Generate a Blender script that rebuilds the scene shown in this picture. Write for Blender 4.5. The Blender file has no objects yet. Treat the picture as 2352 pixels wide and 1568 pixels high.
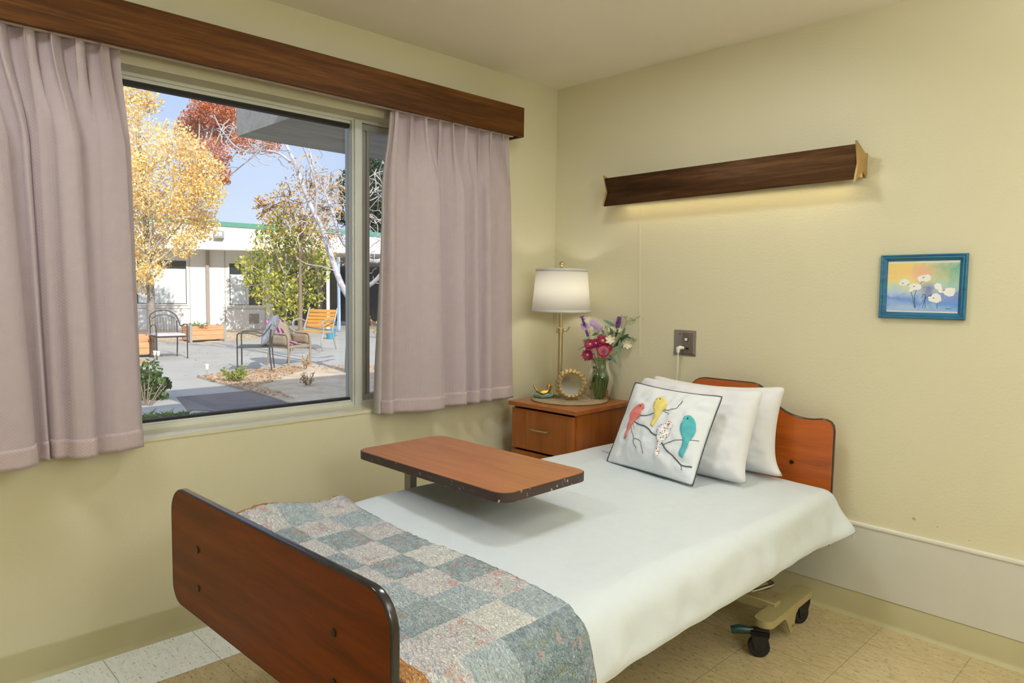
import bpy, bmesh, math, random
import numpy as np
from mathutils import Vector, Matrix, noise
from mathutils.geometry import tessellate_polygon
random.seed(7)
D = bpy.data
sc = bpy.context.scene
COL = sc.collection
PI = math.pi

# ------------------------------------------------------------------ camera
YAW, PITCH, ROLL, FPX = 2.3684, -0.0752, 0.015, 1614.7716
CAM = np.array([2.7155, -2.9778, 1.3245])
def _rot(yaw, pitch, roll):
    f = np.array([math.cos(pitch)*math.cos(yaw), math.cos(pitch)*math.sin(yaw), math.sin(pitch)])
    r = np.array([math.sin(yaw), -math.cos(yaw), 0.0]); u = np.cross(r, f)
    c, s = math.cos(roll), math.sin(roll)
    return f, c*r+s*u, -s*r+c*u
CF, CR, CU = _rot(YAW, PITCH, ROLL)
cd = D.cameras.new('camera'); cam = D.objects.new('camera', cd); COL.objects.link(cam)
m = Matrix.Identity(4)
for i in range(3):
    m[i][0] = CR[i]; m[i][1] = CU[i]; m[i][2] = -CF[i]; m[i][3] = CAM[i]
cam.matrix_world = m
cd.sensor_fit = 'HORIZONTAL'; cd.sensor_width = 36.0; cd.lens = FPX/2352*36
cd.clip_start = 0.05; cd.clip_end = 200
sc.camera = cam
def ray(x, y): return CF + CR*(x-1176)/FPX - CU*(y-784)/FPX
def gp(x, y, z=-0.09):                       # survey: where a sight line meets height z
    d = ray(x, y); t = (z-CAM[2])/d[2]; return Vector(CAM + d*t)
def at(x, y, t): return Vector(CAM + ray(x, y)*t)   # a point at distance t along the view axis

sc.view_settings.view_transform = 'Standard'
sc.view_settings.look = 'None'
sc.view_settings.exposure = 0.0
sc.view_settings.gamma = 1.0
sc.view_settings.use_curve_mapping = False
sc.cycles.use_denoising = True
sc.cycles.max_bounces = 10
sc.cycles.transparent_max_bounces = 24
sc.cycles.diffuse_bounces = 5
sc.cycles.sample_clamp_indirect = 6.0
sc.cycles.caustics_reflective = False
sc.cycles.caustics_refractive = False

# ------------------------------------------------------------------ mesh helpers
class MB:
    def __init__(s): s.v = []; s.f = []; s.m = []; s.s = []; s.uv = {}
    def add(s, vs, fs, mi=0, smooth=False):
        b = len(s.v); s.v += [tuple(v) for v in vs]
        for f in fs: s.f.append([b+i for i in f]); s.m.append(mi); s.s.append(smooth)
        return s
    def box(s, x0, x1, y0, y1, z0, z1, mi=0):
        vs = [(x0,y0,z0),(x1,y0,z0),(x1,y1,z0),(x0,y1,z0),(x0,y0,z1),(x1,y0,z1),(x1,y1,z1),(x0,y1,z1)]
        return s.add(vs, [(0,3,2,1),(4,5,6,7),(0,1,5,4),(1,2,6,5),(2,3,7,6),(3,0,4,7)], mi)
    def tube(s, pts, r, n=8, mi=0, caps=True, closed=False):
        pts = [Vector(p) for p in pts]; N = len(pts)
        rs = r if isinstance(r, (list, tuple)) else [r]*N
        vs = []; fs = []; up = None
        for i in range(N):
            if closed: t = pts[(i+1) % N]-pts[i-1]
            else: t = pts[min(i+1, N-1)]-pts[max(i-1, 0)]
            if t.length < 1e-9: t = Vector((0,0,1))
            t.normalize()
            if up is None:
                a = Vector((0,0,1)) if abs(t.z) < .9 else Vector((1,0,0))
                up = a - t*a.dot(t)
            else: up = up - t*up.dot(t)
            if up.length < 1e-6: up = t.orthogonal()
            up.normalize(); w = t.cross(up)
            for k in range(n):
                a = 2*PI*k/n; vs.append(pts[i]+(up*math.cos(a)+w*math.sin(a))*rs[i])
        L = N if closed else N-1
        for i in range(L):
            j = (i+1) % N
            for k in range(n):
                k2 = (k+1) % n; fs.append((i*n+k, i*n+k2, j*n+k2, j*n+k))
        s.add(vs, fs, mi, True)
        if caps and not closed:
            b = len(s.v)-N*n
            s.f.append([b+k for k in range(n)][::-1]); s.m.append(mi); s.s.append(False)
            s.f.append([b+(N-1)*n+k for k in range(n)]); s.m.append(mi); s.s.append(False)
        return s
    def lathe(s, prof, n=24, c=(0,0,0), mi=0, smooth=True, cap0=False, cap1=False):
        vs = []; fs = []
        for (r, z) in prof:
            for k in range(n):
                a = 2*PI*k/n; vs.append((c[0]+r*math.cos(a), c[1]+r*math.sin(a), c[2]+z))
        for i in range(len(prof)-1):
            for k in range(n):
                k2 = (k+1) % n; fs.append((i*n+k, i*n+k2, (i+1)*n+k2, (i+1)*n+k))
        if cap0: fs.append(tuple(range(n))[::-1])
        if cap1: fs.append(tuple((len(prof)-1)*n+k for k in range(n)))
        return s.add(vs, fs, mi, smooth)
    def ball(s, c, r, n=10, mi=0, sc=(1,1,1)):
        prof = []
        vs = []; fs = []; h = max(4, n//2)
        for i in range(h+1):
            t = PI*i/h
            for k in range(n):
                a = 2*PI*k/n
                vs.append((c[0]+r*sc[0]*math.sin(t)*math.cos(a), c[1]+r*sc[1]*math.sin(t)*math.sin(a), c[2]-r*sc[2]*math.cos(t)))
        for i in range(h):
            for k in range(n):
                k2 = (k+1) % n; fs.append((i*n+k, i*n+k2, (i+1)*n+k2, (i+1)*n+k))
        return s.add(vs, fs, mi, True)
    def prism(s, out, plane, d0, d1, mi=0, mis=None):
        P = {'xz': lambda a, b, d: (a, d, b), 'xy': lambda a, b, d: (a, b, d), 'yz': lambda a, b, d: (d, a, b)}[plane]
        n = len(out); vs = [P(a, b, d0) for a, b in out]+[P(a, b, d1) for a, b in out]
        area = sum(out[i][0]*out[(i+1) % n][1]-out[(i+1) % n][0]*out[i][1] for i in range(n))
        tri = tessellate_polygon([[Vector((a, b, 0)) for a, b in out]])
        fs = []
        for t in tri: fs.append(tuple(t)); fs.append(tuple(n+i for i in t)[::-1])
        s.add(vs, fs, mi)
        b = len(s.v)-2*n
        for i in range(n):
            j = (i+1) % n; s.f.append([b+i, b+j, b+n+j, b+n+i]); s.m.append(mi if mis is None else mis); s.s.append(True)
        return s
    def grid(s, fn, nu, nv, mi=0, flip=False, smooth=True):
        vs = [fn(i/nu, j/nv) for j in range(nv+1) for i in range(nu+1)]
        w = nu+1; fs = []
        for j in range(nv):
            for i in range(nu):
                q = (j*w+i, j*w+i+1, (j+1)*w+i+1, (j+1)*w+i)
                fs.append(q[::-1] if flip else q)
        return s.add(vs, fs, mi, smooth)
    def mesh(s, name, mats, recalc=True, sharp=None):
        me = D.meshes.new(name); me.from_pydata(s.v, [], s.f)
        for q in (mats if isinstance(mats, (list, tuple)) else [mats]): me.materials.append(q)
        me.polygons.foreach_set('material_index', s.m); me.polygons.foreach_set('use_smooth', s.s)
        if recalc:
            b = bmesh.new(); b.from_mesh(me); bmesh.ops.recalc_face_normals(b, faces=b.faces); b.to_mesh(me); b.free()
        if sharp: me.set_sharp_from_angle(angle=math.radians(sharp))
        me.update(); return me
    def build(s, name, mats, parent=None, loc=None, bevel=None, sharp=40, recalc=True, sub=0, seg=2, solid=None):
        o = D.objects.new(name, s.mesh(name, mats, recalc, sharp)); COL.objects.link(o)
        if parent is not None: o.parent = parent
        if loc is not None: o.location = loc
        if solid:
            q = o.modifiers.new('solid', 'SOLIDIFY'); q.thickness = solid; q.offset = 0
        if sub:
            q = o.modifiers.new('sub', 'SUBSURF'); q.levels = sub; q.render_levels = sub
        if bevel:
            q = o.modifiers.new('bevel', 'BEVEL'); q.width = bevel; q.segments = seg; q.limit_method = 'ANGLE'; q.angle_limit = math.radians(40)
        return o
def tag(o, label=None, cat=None, group=None, kind=None):
    if label: o['label'] = label
    if cat: o['category'] = cat
    if group: o['group'] = group
    if kind: o['kind'] = kind
    return o
def thing(name, label, cat, loc=(0,0,0), rz=0, group=None):
    o = D.objects.new(name, None); COL.objects.link(o); o.location = loc; o.rotation_euler = (0,0,rz)
    o.empty_display_size = .1
    return tag(o, label, cat, group)
def struct(o): o['kind'] = 'structure'; return o
def dup(root, loc=None, rz=None, label=None):
    r = root.copy(); COL.objects.link(r)
    if loc is not None: r.location = loc
    if rz is not None: r.rotation_euler = (0,0,rz)
    if label: r['label'] = label
    for ch in list(root.children):
        c = ch.copy(); COL.objects.link(c); c.parent = r
        for g in list(ch.children):
            q = g.copy(); COL.objects.link(q); q.parent = c
    return r
def rrect(x0, x1, z0, z1, r, n=6, rb=None):
    rb = r if rb is None else rb; o = []
    for (cx, cz, a0, q) in ((x1-r, z1-r, 0, r), (x0+r, z1-r, 90, r), (x0+rb, z0+rb, 180, rb), (x1-rb, z0+rb, 270, rb)):
        for i in range(n+1):
            a = math.radians(a0+90*i/n); o.append((cx+q*math.cos(a), cz+q*math.sin(a)))
    return o
def smooth_path(pts, n=6, closed=False):
    P = [Vector(p) for p in pts]; out = []; N = len(P)
    rng = range(N) if closed else range(N-1)
    for i in rng:
        if closed: p0, p1, p2, p3 = P[i-1], P[i], P[(i+1) % N], P[(i+2) % N]
        else: p0, p1, p2, p3 = P[max(i-1,0)], P[i], P[i+1], P[min(i+2,N-1)]
        for k in range(n):
            t = k/n
            out.append(.5*((2*p1)+(p2-p0)*t+(2*p0-5*p1+4*p2-p3)*t*t+(3*p1-p0-3*p2+p3)*t**3))
    if not closed: out.append(P[-1])
    return out
def lerp(a, b, t): return a+(b-a)*t
def sstep(a, b, x):
    t = min(1, max(0, (x-a)/(b-a))); return t*t*(3-2*t)

# ------------------------------------------------------------------ materials
def lin(c):
    if isinstance(c, str):
        c = [int(c[i:i+2], 16)/255 for i in (0, 2, 4)]
    return tuple((x/12.92 if x <= .04045 else ((x+.055)/1.055)**2.4) for x in c)+(1,)
class NT:
    def __init__(s, name):
        s.m = D.materials.new(name); s.m.use_nodes = True; s.t = s.m.node_tree; s.n = s.t.nodes
        s.b = s.n['Principled BSDF']; s.out = s.n['Material Output']
    def node(s, typ, **kw):
        q = s.n.new(typ)
        for k, v in kw.items():
            if k.startswith('i_'): q.inputs[int(k[2:])].default_value = v
            elif k.startswith('in_'): q.inputs[k[3:].replace('_', ' ')].default_value = v
            else: setattr(q, k, v)
        return q
    def link(s, a, b): s.t.links.new(a, b)
    def coord(s, scale=(1,1,1), rot=(0,0,0), which='Object'):
        tc = s.node('ShaderNodeTexCoord'); mp = s.node('ShaderNodeMapping')
        mp.inputs['Scale'].default_value = scale; mp.inputs['Rotation'].default_value = rot
        s.link(tc.outputs[which], mp.inputs['Vector']); return mp.outputs['Vector']
    def noise(s, vec, scale, detail=3, rough=.5, dist=0):
        q = s.node('ShaderNodeTexNoise'); q.inputs['Scale'].default_value = scale; q.inputs['Detail'].default_value = detail
        q.inputs['Roughness'].default_value = rough; q.inputs['Distortion'].default_value = dist
        if vec is not None: s.link(vec, q.inputs['Vector'])
        return q.outputs['Fac']
    def ramp(s, fac, stops, interp='LINEAR'):
        q = s.node('ShaderNodeValToRGB'); cr = q.color_ramp; cr.interpolation = interp
        while len(cr.elements) < len(stops): cr.elements.new(.5)
        for e, (p, c) in zip(cr.elements, stops):
            e.position = p; e.color = lin(c) if not (isinstance(c, tuple) and len(c) == 4) else c
        s.link(fac, q.inputs['Fac']); return q.outputs['Color']
    def mix(s, a, b, fac, mode='MIX'):
        q = s.node('ShaderNodeMix'); q.data_type = 'RGBA'; q.blend_type = mode
        for k, v in ((0, fac), (6, a), (7, b)):
            if hasattr(v, 'is_output'): s.link(v, q.inputs[k])
            else: q.inputs[k].default_value = v
        return q.outputs[2]
    def math(s, op, a, b=0.0, c=0.0):
        q = s.node('ShaderNodeMath'); q.operation = op
        for k, v in enumerate((a, b, c)):
            if hasattr(v, 'is_output'): s.link(v, q.inputs[k])
            else: q.inputs[k].default_value = v
        return q.outputs[0]
    def bump(s, h, strength=.2, dist=.01):
        q = s.node('ShaderNodeBump'); q.inputs['Strength'].default_value = strength; q.inputs['Distance'].default_value = dist
        s.link(h, q.inputs['Height']); s.link(q.outputs[0], s.b.inputs['Normal']); return q
    def base(s, c, rough=.5, metal=0, spec=None):
        if hasattr(c, 'is_output'): s.link(c, s.b.inputs['Base Color'])
        else: s.b.inputs['Base Color'].default_value = lin(c)
        if hasattr(rough, 'is_output'): s.link(rough, s.b.inputs['Roughness'])
        else: s.b.inputs['Roughness'].default_value = rough
        s.b.inputs['Metallic'].default_value = metal
        if spec is not None: s.b.inputs['Specular IOR Level'].default_value = spec
        return s
def simple(name, c, rough=.5, metal=0, var=.08, scale=20, bump=0, spec=None):
    t = NT(name); v = t.coord(); n = t.noise(v, scale, 4)
    a = lin(c); lo = tuple(x*(1-var) for x in a[:3])+(1,); hi = tuple(min(1, x*(1+var)) for x in a[:3])+(1,)
    t.base(t.ramp(n, [(.3, lo), (.7, hi)]), rough, metal, spec)
    if bump: t.bump(n, bump, .004)
    return t.m
def wood(name, dark, mid, light, axis='x', scale=1.0, rough=.35, stretch=14, spec=None):
    t = NT(name); k = {'x': (1, stretch, stretch), 'y': (stretch, 1, stretch), 'z': (stretch, stretch, 1)}[axis]
    v = t.coord(tuple(q*scale for q in k))
    n1 = t.noise(v, 1.6, 5, .6, .6); n2 = t.noise(v, 9, 4, .6, .2)
    f = t.math('ADD', t.math('MULTIPLY', n1, .7), t.math('MULTIPLY', n2, .3))
    t.base(t.ramp(f, [(.32, dark), (.5, mid), (.68, light)]), rough, 0, spec)
    return t.m
M = {}
def wallpaint(name, c, stains=None):
    t = NT(name); v = t.coord(); n = t.noise(v, 95, 3, .55); big = t.noise(v, 1.2, 2)
    a = lin(c); col = t.ramp(big, [(.3, tuple(x*.97 for x in a[:3])+(1,)), (.7, tuple(min(1, x*1.02) for x in a[:3])+(1,))])
    if stains:
        sp = t.noise(t.coord((9, 9, 14)), 1, 2)
        tc = t.node('ShaderNodeTexCoord')
        tot = None
        for (p, r) in stains:
            d = t.node('ShaderNodeVectorMath'); d.operation = 'DISTANCE'
            t.link(tc.outputs['Object'], d.inputs[0]); d.inputs[1].default_value = p
            k = t.math('LESS_THAN', t.math('ADD', d.outputs['Value'], t.math('MULTIPLY', n, .012)), r)
            tot = k if tot is None else t.math('MAXIMUM', tot, k)
        col = t.mix(col, lin('a08f45'), t.math('MULTIPLY', tot, .75))
    t.base(col, .42, 0, .35); t.bump(n, .22, .004); return t.m
WALLC = 'd7d0b0'
M['wall'] = wallpaint('wall_paint', WALLC)
M['wall_head'] = wallpaint('wall_paint_head', WALLC, [((1.905, 0, .46), .012), ((1.985, 0, .45), .008), ((2.09, 0, .425), .007)])
M['ceiling'] = wallpaint('ceiling_paint', 'f0e9d8')
M['base'] = simple('vinyl_base', 'b9b18a', .4, var=.05, scale=6)
M['panel'] = simple('white_panel', 'cfcdc0', .45, var=.02, scale=5)
M['captrim'] = simple('white_trim', 'dedcd0', .3, var=.02)
def floor_mat():
    t = NT('vinyl_tile'); tc = t.node('ShaderNodeTexCoord'); sp = t.node('ShaderNodeSeparateXYZ'); t.link(tc.outputs['Object'], sp.inputs[0])
    X, Y = sp.outputs[0], sp.outputs[1]
    def joint(c, off):
        a = t.math('DIVIDE', t.math('SUBTRACT', c, off), .3048)
        fr = t.math('FRACT', t.math('ADD', a, 100.0)); d = t.math('ABSOLUTE', t.math('SUBTRACT', fr, .5))
        return t.math('GREATER_THAN', d, .4965)
    j = t.math('MAXIMUM', joint(X, .2945), joint(Y, -2.333))
    v1 = t.coord((1, 3.2, 1)); v2 = t.coord((1, 1, 1))
    fl = t.noise(v1, 42, 2, .5); fl2 = t.noise(v1, 75, 2, .5); fl3 = t.noise(v1, 18, 3)
    sp1 = t.ramp(fl, [(.63, (0,0,0,1)), (.66, (1,1,1,1))]); sp2 = t.ramp(fl2, [(.64, (0,0,0,1)), (.67, (1,1,1,1))])
    beige = t.ramp(fl3, [(.3, 'b3a077'), (.7, 'c9b78e')])
    beige = t.mix(beige, lin('6f5838'), t.math('MULTIPLY', sp1, .75)); beige = t.mix(beige, lin('86714c'), t.math('MULTIPLY', sp2, .7))
    white = t.ramp(fl3, [(.3, 'e6eae6'), (.7, 'f2f5f2')])
    white = t.mix(white, lin('a89c80'), t.math('MULTIPLY', sp1, .8)); white = t.mix(white, lin('b9b09a'), t.math('MULTIPLY', sp2, .6))
    isw = t.math('LESS_THAN', X, .2945)
    c = t.mix(beige, white, isw); c = t.mix(c, lin('756648'), t.math('MULTIPLY', j, .85))
    t.base(c, .28, 0, .45); return t.m
M['floor'] = floor_mat()
M['valance'] = wood('walnut_valance', '3c210b', '583411', '74481a', 'y', 1.0, .6, 22, .2)
M['fixture'] = wood('walnut_laminate', '301d0c', '4f3219', '6b4b2d', 'x', 1.0, .65, 16, .2)
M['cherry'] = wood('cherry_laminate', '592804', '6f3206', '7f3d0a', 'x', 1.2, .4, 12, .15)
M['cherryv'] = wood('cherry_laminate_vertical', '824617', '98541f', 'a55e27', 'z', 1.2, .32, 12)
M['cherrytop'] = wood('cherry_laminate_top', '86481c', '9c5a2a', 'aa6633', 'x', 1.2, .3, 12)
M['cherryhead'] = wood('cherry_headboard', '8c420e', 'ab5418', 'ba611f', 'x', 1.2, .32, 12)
M['tabletop'] = wood('table_laminate', '985a30', 'aa6a3d', 'b57648', 'x', 1.5, .3, 16)
M['edge'] = simple('black_edge_trim', '2a2726', .16, var=.2, scale=30, spec=.5)
def scuffed():
    t = NT('scuffed_edge'); v = t.coord((1,1,1)); n = t.noise(v, 60, 4, .7); k = t.ramp(n, [(.63, (0,0,0,1)), (.66, (1,1,1,1))])
    t.base(t.mix(lin('3b2a22'), lin('b9b3aa'), k), .5); return t.m
M['edge_scuff'] = scuffed()
M['sillpaint'] = simple('sill_paint', 'd6d0b2', .18, var=.02)
M['alu'] = simple('aluminium', 'd2d3c8', .42, .1, var=.05, scale=8)
M['alud'] = simple('aluminium_dark', 'a9a9a0', .45, .1, var=.05, scale=8)
M['gasket'] = simple('black_gasket', '141312', .6, var=.2)
M['chrome'] = simple('chrome', 'c9c9c6', .18, 1, var=.02)
M['steel'] = simple('brushed_steel', '95908a', .42, .45, var=.06, scale=40)
M['brass'] = simple('brushed_brass', 'bcae84', .34, .8, var=.04, scale=30)
M['gold'] = simple('gold_leaf', 'bd9a52', .3, .9, var=.2, scale=60, bump=.4)
M['goldflat'] = simple('antique_gold', 'bba476', .42, .5, var=.2, scale=45, bump=.3)
M['goldcap'] = simple('gold_painted_metal', 'ad8d54', .45, .35, var=.05)
M['beigemetal'] = simple('beige_painted_metal', 'a39667', .4, var=.04)
M['black'] = simple('black_plastic', '17151a', .3, var=.2)
M['rubber'] = simple('black_rubber', '121112', .65, var=.2)
M['teal'] = simple('dark_teal_plastic', '123532', .4)
M['white'] = simple('white_plastic', 'e6e4d8', .35, var=.02)
M['bolt'] = simple('bronze_bolt', '4a3d2c', .35, .8)
M['rail'] = simple('pinkish_rail', 'c2ad9e', .4)
def thin_glass(name, tint='f4faf7', ior=1.45, rough=0.0, refl=1.0):
    t = NT(name); t.n.remove(t.b)
    tr = t.node('ShaderNodeBsdfTransparent'); tr.inputs[0].default_value = lin(tint)
    gl = t.node('ShaderNodeBsdfGlossy'); gl.inputs['Roughness'].default_value = rough
    fr = t.node('ShaderNodeFresnel'); fr.inputs['IOR'].default_value = ior
    mx = t.node('ShaderNodeMixShader')
    t.link(t.math('MULTIPLY', fr.outputs[0], refl), mx.inputs[0]); t.link(tr.outputs[0], mx.inputs[1]); t.link(gl.outputs[0], mx.inputs[2])
    t.link(mx.outputs[0], t.out.inputs['Surface']); return t.m
M['glass'] = thin_glass('window_glass', 'fcfdfd')
M['vase'] = thin_glass('clear_glass', 'eef4ec', 1.5, .02, 1.3)
M['water'] = thin_glass('water', 'e3ead9', 1.33)
M['cello'] = thin_glass('cellophane', 'c9d3d6', 1.8, .1, 2.5)
def fabric(name, c, trans=0.0, weave=0, bump=.2, rough=.85, var=.03, sheen=.2, coord='Object', transc=None):
    t = NT(name); v = t.coord(which=coord); n = t.noise(v, 30, 4)
    a = lin(c); col = t.ramp(n, [(.3, tuple(x*(1-var) for x in a[:3])+(1,)), (.7, tuple(min(1, x*(1+var)) for x in a[:3])+(1,))])
    t.base(col, rough, 0, .2); t.b.inputs['Sheen Weight'].default_value = sheen
    if weave:
        w1 = t.node('ShaderNodeTexVoronoi'); w1.inputs['Scale'].default_value = weave; w1.inputs['Randomness'].default_value = .1
        t.link(t.coord(rot=(PI/4, 0, 0)), w1.inputs['Vector']); t.bump(w1.outputs['Distance'], bump, .004)
    else:
        t.bump(t.noise(v, 260, 2), bump, .002)
    if trans:
        tl = t.node('ShaderNodeBsdfTranslucent'); tl.inputs[0].default_value = lin(transc or c)
        mx = t.node('ShaderNodeMixShader'); mx.inputs[0].default_value = trans
        t.link(t.b.outputs[0], mx.inputs[1]); t.link(tl.outputs[0], mx.inputs[2]); t.link(mx.outputs[0], t.out.inputs['Surface'])
    return t.m
M['curtain'] = fabric('pink_curtain', 'c6b5b6', .22, 120, .3, transc='e0d0d0')
M['hem'] = fabric('pink_curtain_hem', 'bdabac', .0, 120, .3)
M['lining'] = fabric('curtain_lining', 'e6dedc', .3)
M['sheet'] = fabric('white_sheet', 'cfd6da', 0, 0, .25, .75, .015)
M['pillow'] = fabric('cream_pillowcase', 'dddde0', 0, 0, .2, .75, .015)
M['cushion'] = fabric('white_cushion', 'e2e6e8', 0, 0, .3, .8, .02)
M['piping'] = fabric('charcoal_piping', '4a4f52', 0, 0, .1)
M['branch'] = fabric('grey_branch_print', '5b5f60')
M['coral'] = fabric('coral_felt', 'e27d73', bump=.4)
M['yellowf'] = fabric('yellow_felt', 'e6d477', bump=.4)
M['aqua'] = fabric('aqua_felt', '58b3ba', bump=.4)
def dots(name, ground, cols, scale, thr=.3, rnd=1.0):
    t = NT(name); v = t.coord()
    w = t.node('ShaderNodeTexVoronoi'); w.inputs['Scale'].default_value = scale; w.inputs['Randomness'].default_value = rnd; t.link(v, w.inputs['Vector'])
    hs = t.node('ShaderNodeSeparateColor'); t.link(w.outputs['Color'], hs.inputs[0])
    stops = [(i/len(cols), c) for i, c in enumerate(cols)]
    pc = t.ramp(hs.outputs[0], stops, 'CONSTANT'); k = t.math('LESS_THAN', w.outputs['Distance'], thr)
    t.base(t.mix(lin(ground), pc, k), .85); return t.m
M['floralf'] = dots('floral_print_fabric', 'f3f0ea', ['e2615c', '4aa3c4', 'e0c04a', '8a6fae', 'd94f6a', '3f8fb5'], 115, .36, .6)
def quilt(name, ground, dark, cols, amount=.5):
    t = NT(name); v = t.coord(); n = t.noise(v, 48, 4, .65); n2 = t.noise(v, 16, 3, .6, .6)
    g = t.ramp(n, [(.38, dark), (.62, ground)])
    if cols:
        hue = t.node('ShaderNodeTexVoronoi'); hue.inputs['Scale'].default_value = 34; t.link(v, hue.inputs['Vector'])
        hs = t.node('ShaderNodeSeparateColor'); t.link(hue.outputs['Color'], hs.inputs[0])
        pc = t.ramp(hs.outputs[0], [(i/len(cols), c) for i, c in enumerate(cols)], 'CONSTANT')
        k = t.math('MULTIPLY', t.math('GREATER_THAN', n2, .52), amount)
        g = t.mix(g, pc, t.math('MULTIPLY', k, t.math('GREATER_THAN', n, .46)))
    t.base(g, .9, 0, .15); w = t.noise(t.coord((1, 2.0, 1.3)), 95, 2, .6, .5)
    t.bump(w, 1.0, .02); return t.m
M['q_slate'] = quilt('quilt_slate', 'c2cbce', 'a5b2b6', ['c9a06a', 'c98a80', '8fa39a', 'a3b8bd', '9db3b8', '93aab0'], .45)
M['q_slated'] = quilt('quilt_slate_vine', 'b2c0c6', '8d9ca3', ['d9a9a0', 'b2c0c6', '929d78', '8aa2ab', '7f99a2', '8aa2ab'], .5)
M['q_pale'] = quilt('quilt_pale_floral', 'efebe8', 'dedad8', ['d8aeb0', 'bcc0d6', 'd9b8a8', 'dcdad6', 'bccfc2', 'dcd6d2'], .7)
M['q_cream'] = quilt('quilt_cream', 'f3f2ec', 'e6e5de', None)
M['q_light'] = quilt('quilt_light_blue', 'd0d9dc', 'b6c4ca', ['c3d0d3', 'd0d6d6', 'b5c6cc'], .4)
M['q_orange'] = quilt('quilt_orange', 'd6a067', 'bd8450', ['dcb07a', 'cf9560', 'e0b98c'], .5)
def jute():
    t = NT('woven_jute'); tc = t.node('ShaderNodeTexCoord'); w = t.node('ShaderNodeTexWave'); w.wave_type = 'RINGS'; w.rings_direction = 'Z'
    w.inputs['Scale'].default_value = 22; w.inputs['Distortion'].default_value = 2.5; w.inputs['Detail'].default_value = 3; w.inputs['Detail Scale'].default_value = 6
    t.link(tc.outputs['Object'], w.inputs['Vector']); t.base(t.ramp(w.outputs['Fac'], [(0, '8f7a57'), (.5, 'b8a47e'), (1, 'cbb993')]), .9)
    t.bump(w.outputs['Fac'], .8, .006); return t.m
M['jute'] = jute()
def shade_mat():
    t = NT('lamp_shade_linen'); v = t.coord(); n = t.noise(t.coord((1,1,1)), 220, 2)
    t.base('f3f1ea', .9, 0, .1); t.bump(n, .1, .002)
    tl = t.node('ShaderNodeBsdfTranslucent'); tl.inputs[0].default_value = lin('f7f4ec')
    mx = t.node('ShaderNodeMixShader'); mx.inputs[0].default_value = .55
    t.link(t.b.outputs[0], mx.inputs[1]); t.link(tl.outputs[0], mx.inputs[2]); t.link(mx.outputs[0], t.out.inputs['Surface']); return t.m
M['shade'] = shade_mat()
M['shadetrim'] = fabric('lamp_shade_trim', 'd3d1cd', .1)
def emis(name, c, s):
    t = NT(name); e = t.node('ShaderNodeEmission'); e.inputs[0].default_value = lin(c); e.inputs[1].default_value = s
    t.link(e.outputs[0], t.out.inputs['Surface']); return t.m
M['mirror'] = simple('mirror_glass', 'b9b6ae', .1, 1, var=.01)
M['dish'] = simple('aqua_ceramic', '86a89b', .2, var=.06, scale=30)
M['picframe'] = wood('teal_painted_wood', '1c4a66', '1f6487', '2c7896', 'x', 3, .5, 10)
M['paper'] = simple('art_paper', 'e4e2d8', .7, var=.02)

# ================================================================== ROOM SHELL
RX, RY, H = 4.3, -4.7, 2.4353
MB().box(-.2, RX, RY, .15, -.12, 0).build('floor', M['floor']); struct(D.objects['floor'])
struct(MB().box(-.2, RX+.12, RY-.12, .15, H, H+.12).build('ceiling', M['ceiling']))
WY0, WY1, WZ0, WZ1 = -2.85, -.56, .766, 2.076
w = MB(); w.box(-.2, 0, RY, WY0, 0, H); w.box(-.2, 0, WY1, .15, 0, H); w.box(-.2, 0, WY0, WY1, 0, WZ0); w.box(-.2, 0, WY0, WY1, WZ1, H)
struct(w.build('wall_left', M['wall']))
struct(MB().box(0, RX+.12, 0, .15, 0, H).build('wall_back', M['wall_head']))
struct(MB().box(RX, RX+.12, RY-.12, 0, 0, H).build('wall_right', M['wall']))
struct(MB().box(-.2, RX, RY-.12, RY, 0, H).build('wall_front', M['wall']))
# vinyl cove baseboards with a small toe
def cove(axis):
    prof = [(0, 0), (.016, 0), (.014, .004), (.008, .012), (.006, .02), (.006, .1), (.004, .106), (0, .108)]
    return prof
b = MB(); b.prism([(y, z) for y, z in [(-p[0], p[1]) for p in cove(0)]], 'yz', 0.017, RX); struct(b.build('baseboard_back', M['base']))
b = MB(); b.prism(cove(0), 'xz', RY, 0); struct(b.build('baseboard_left', M['base']))
# white kick panel low on the head wall with its cap strip
b = MB().box(1.398, RX, -.007, 0, .109, .384); kp = struct(b.build('trim_1', M['panel']))
b = MB(); b.prism([(0, .382), (-.011, .383), (-.013, .388), (-.011, .395), (0, .397)], 'yz', 1.396, RX); struct(b.build('trim_2', M['captrim']))
# thin seam strip running down the head wall
b = MB(); b.add([(.577,-.003,1.735),(.581,-.003,1.735),(.605,-.003,1.0),(.601,-.003,1.0),(.577,0,1.735),(.581,0,1.735),(.605,0,1.0),(.601,0,1.0)],
      [(0,1,2,3),(0,4,5,1),(1,5,6,2),(0,3,7,4),(2,6,7,3)]); struct(b.build('trim_3', M['wall']))

# ================================================================== WINDOW
FX = -.09
win = struct(D.objects.new('window_1', None)); COL.objects.link(win)
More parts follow.
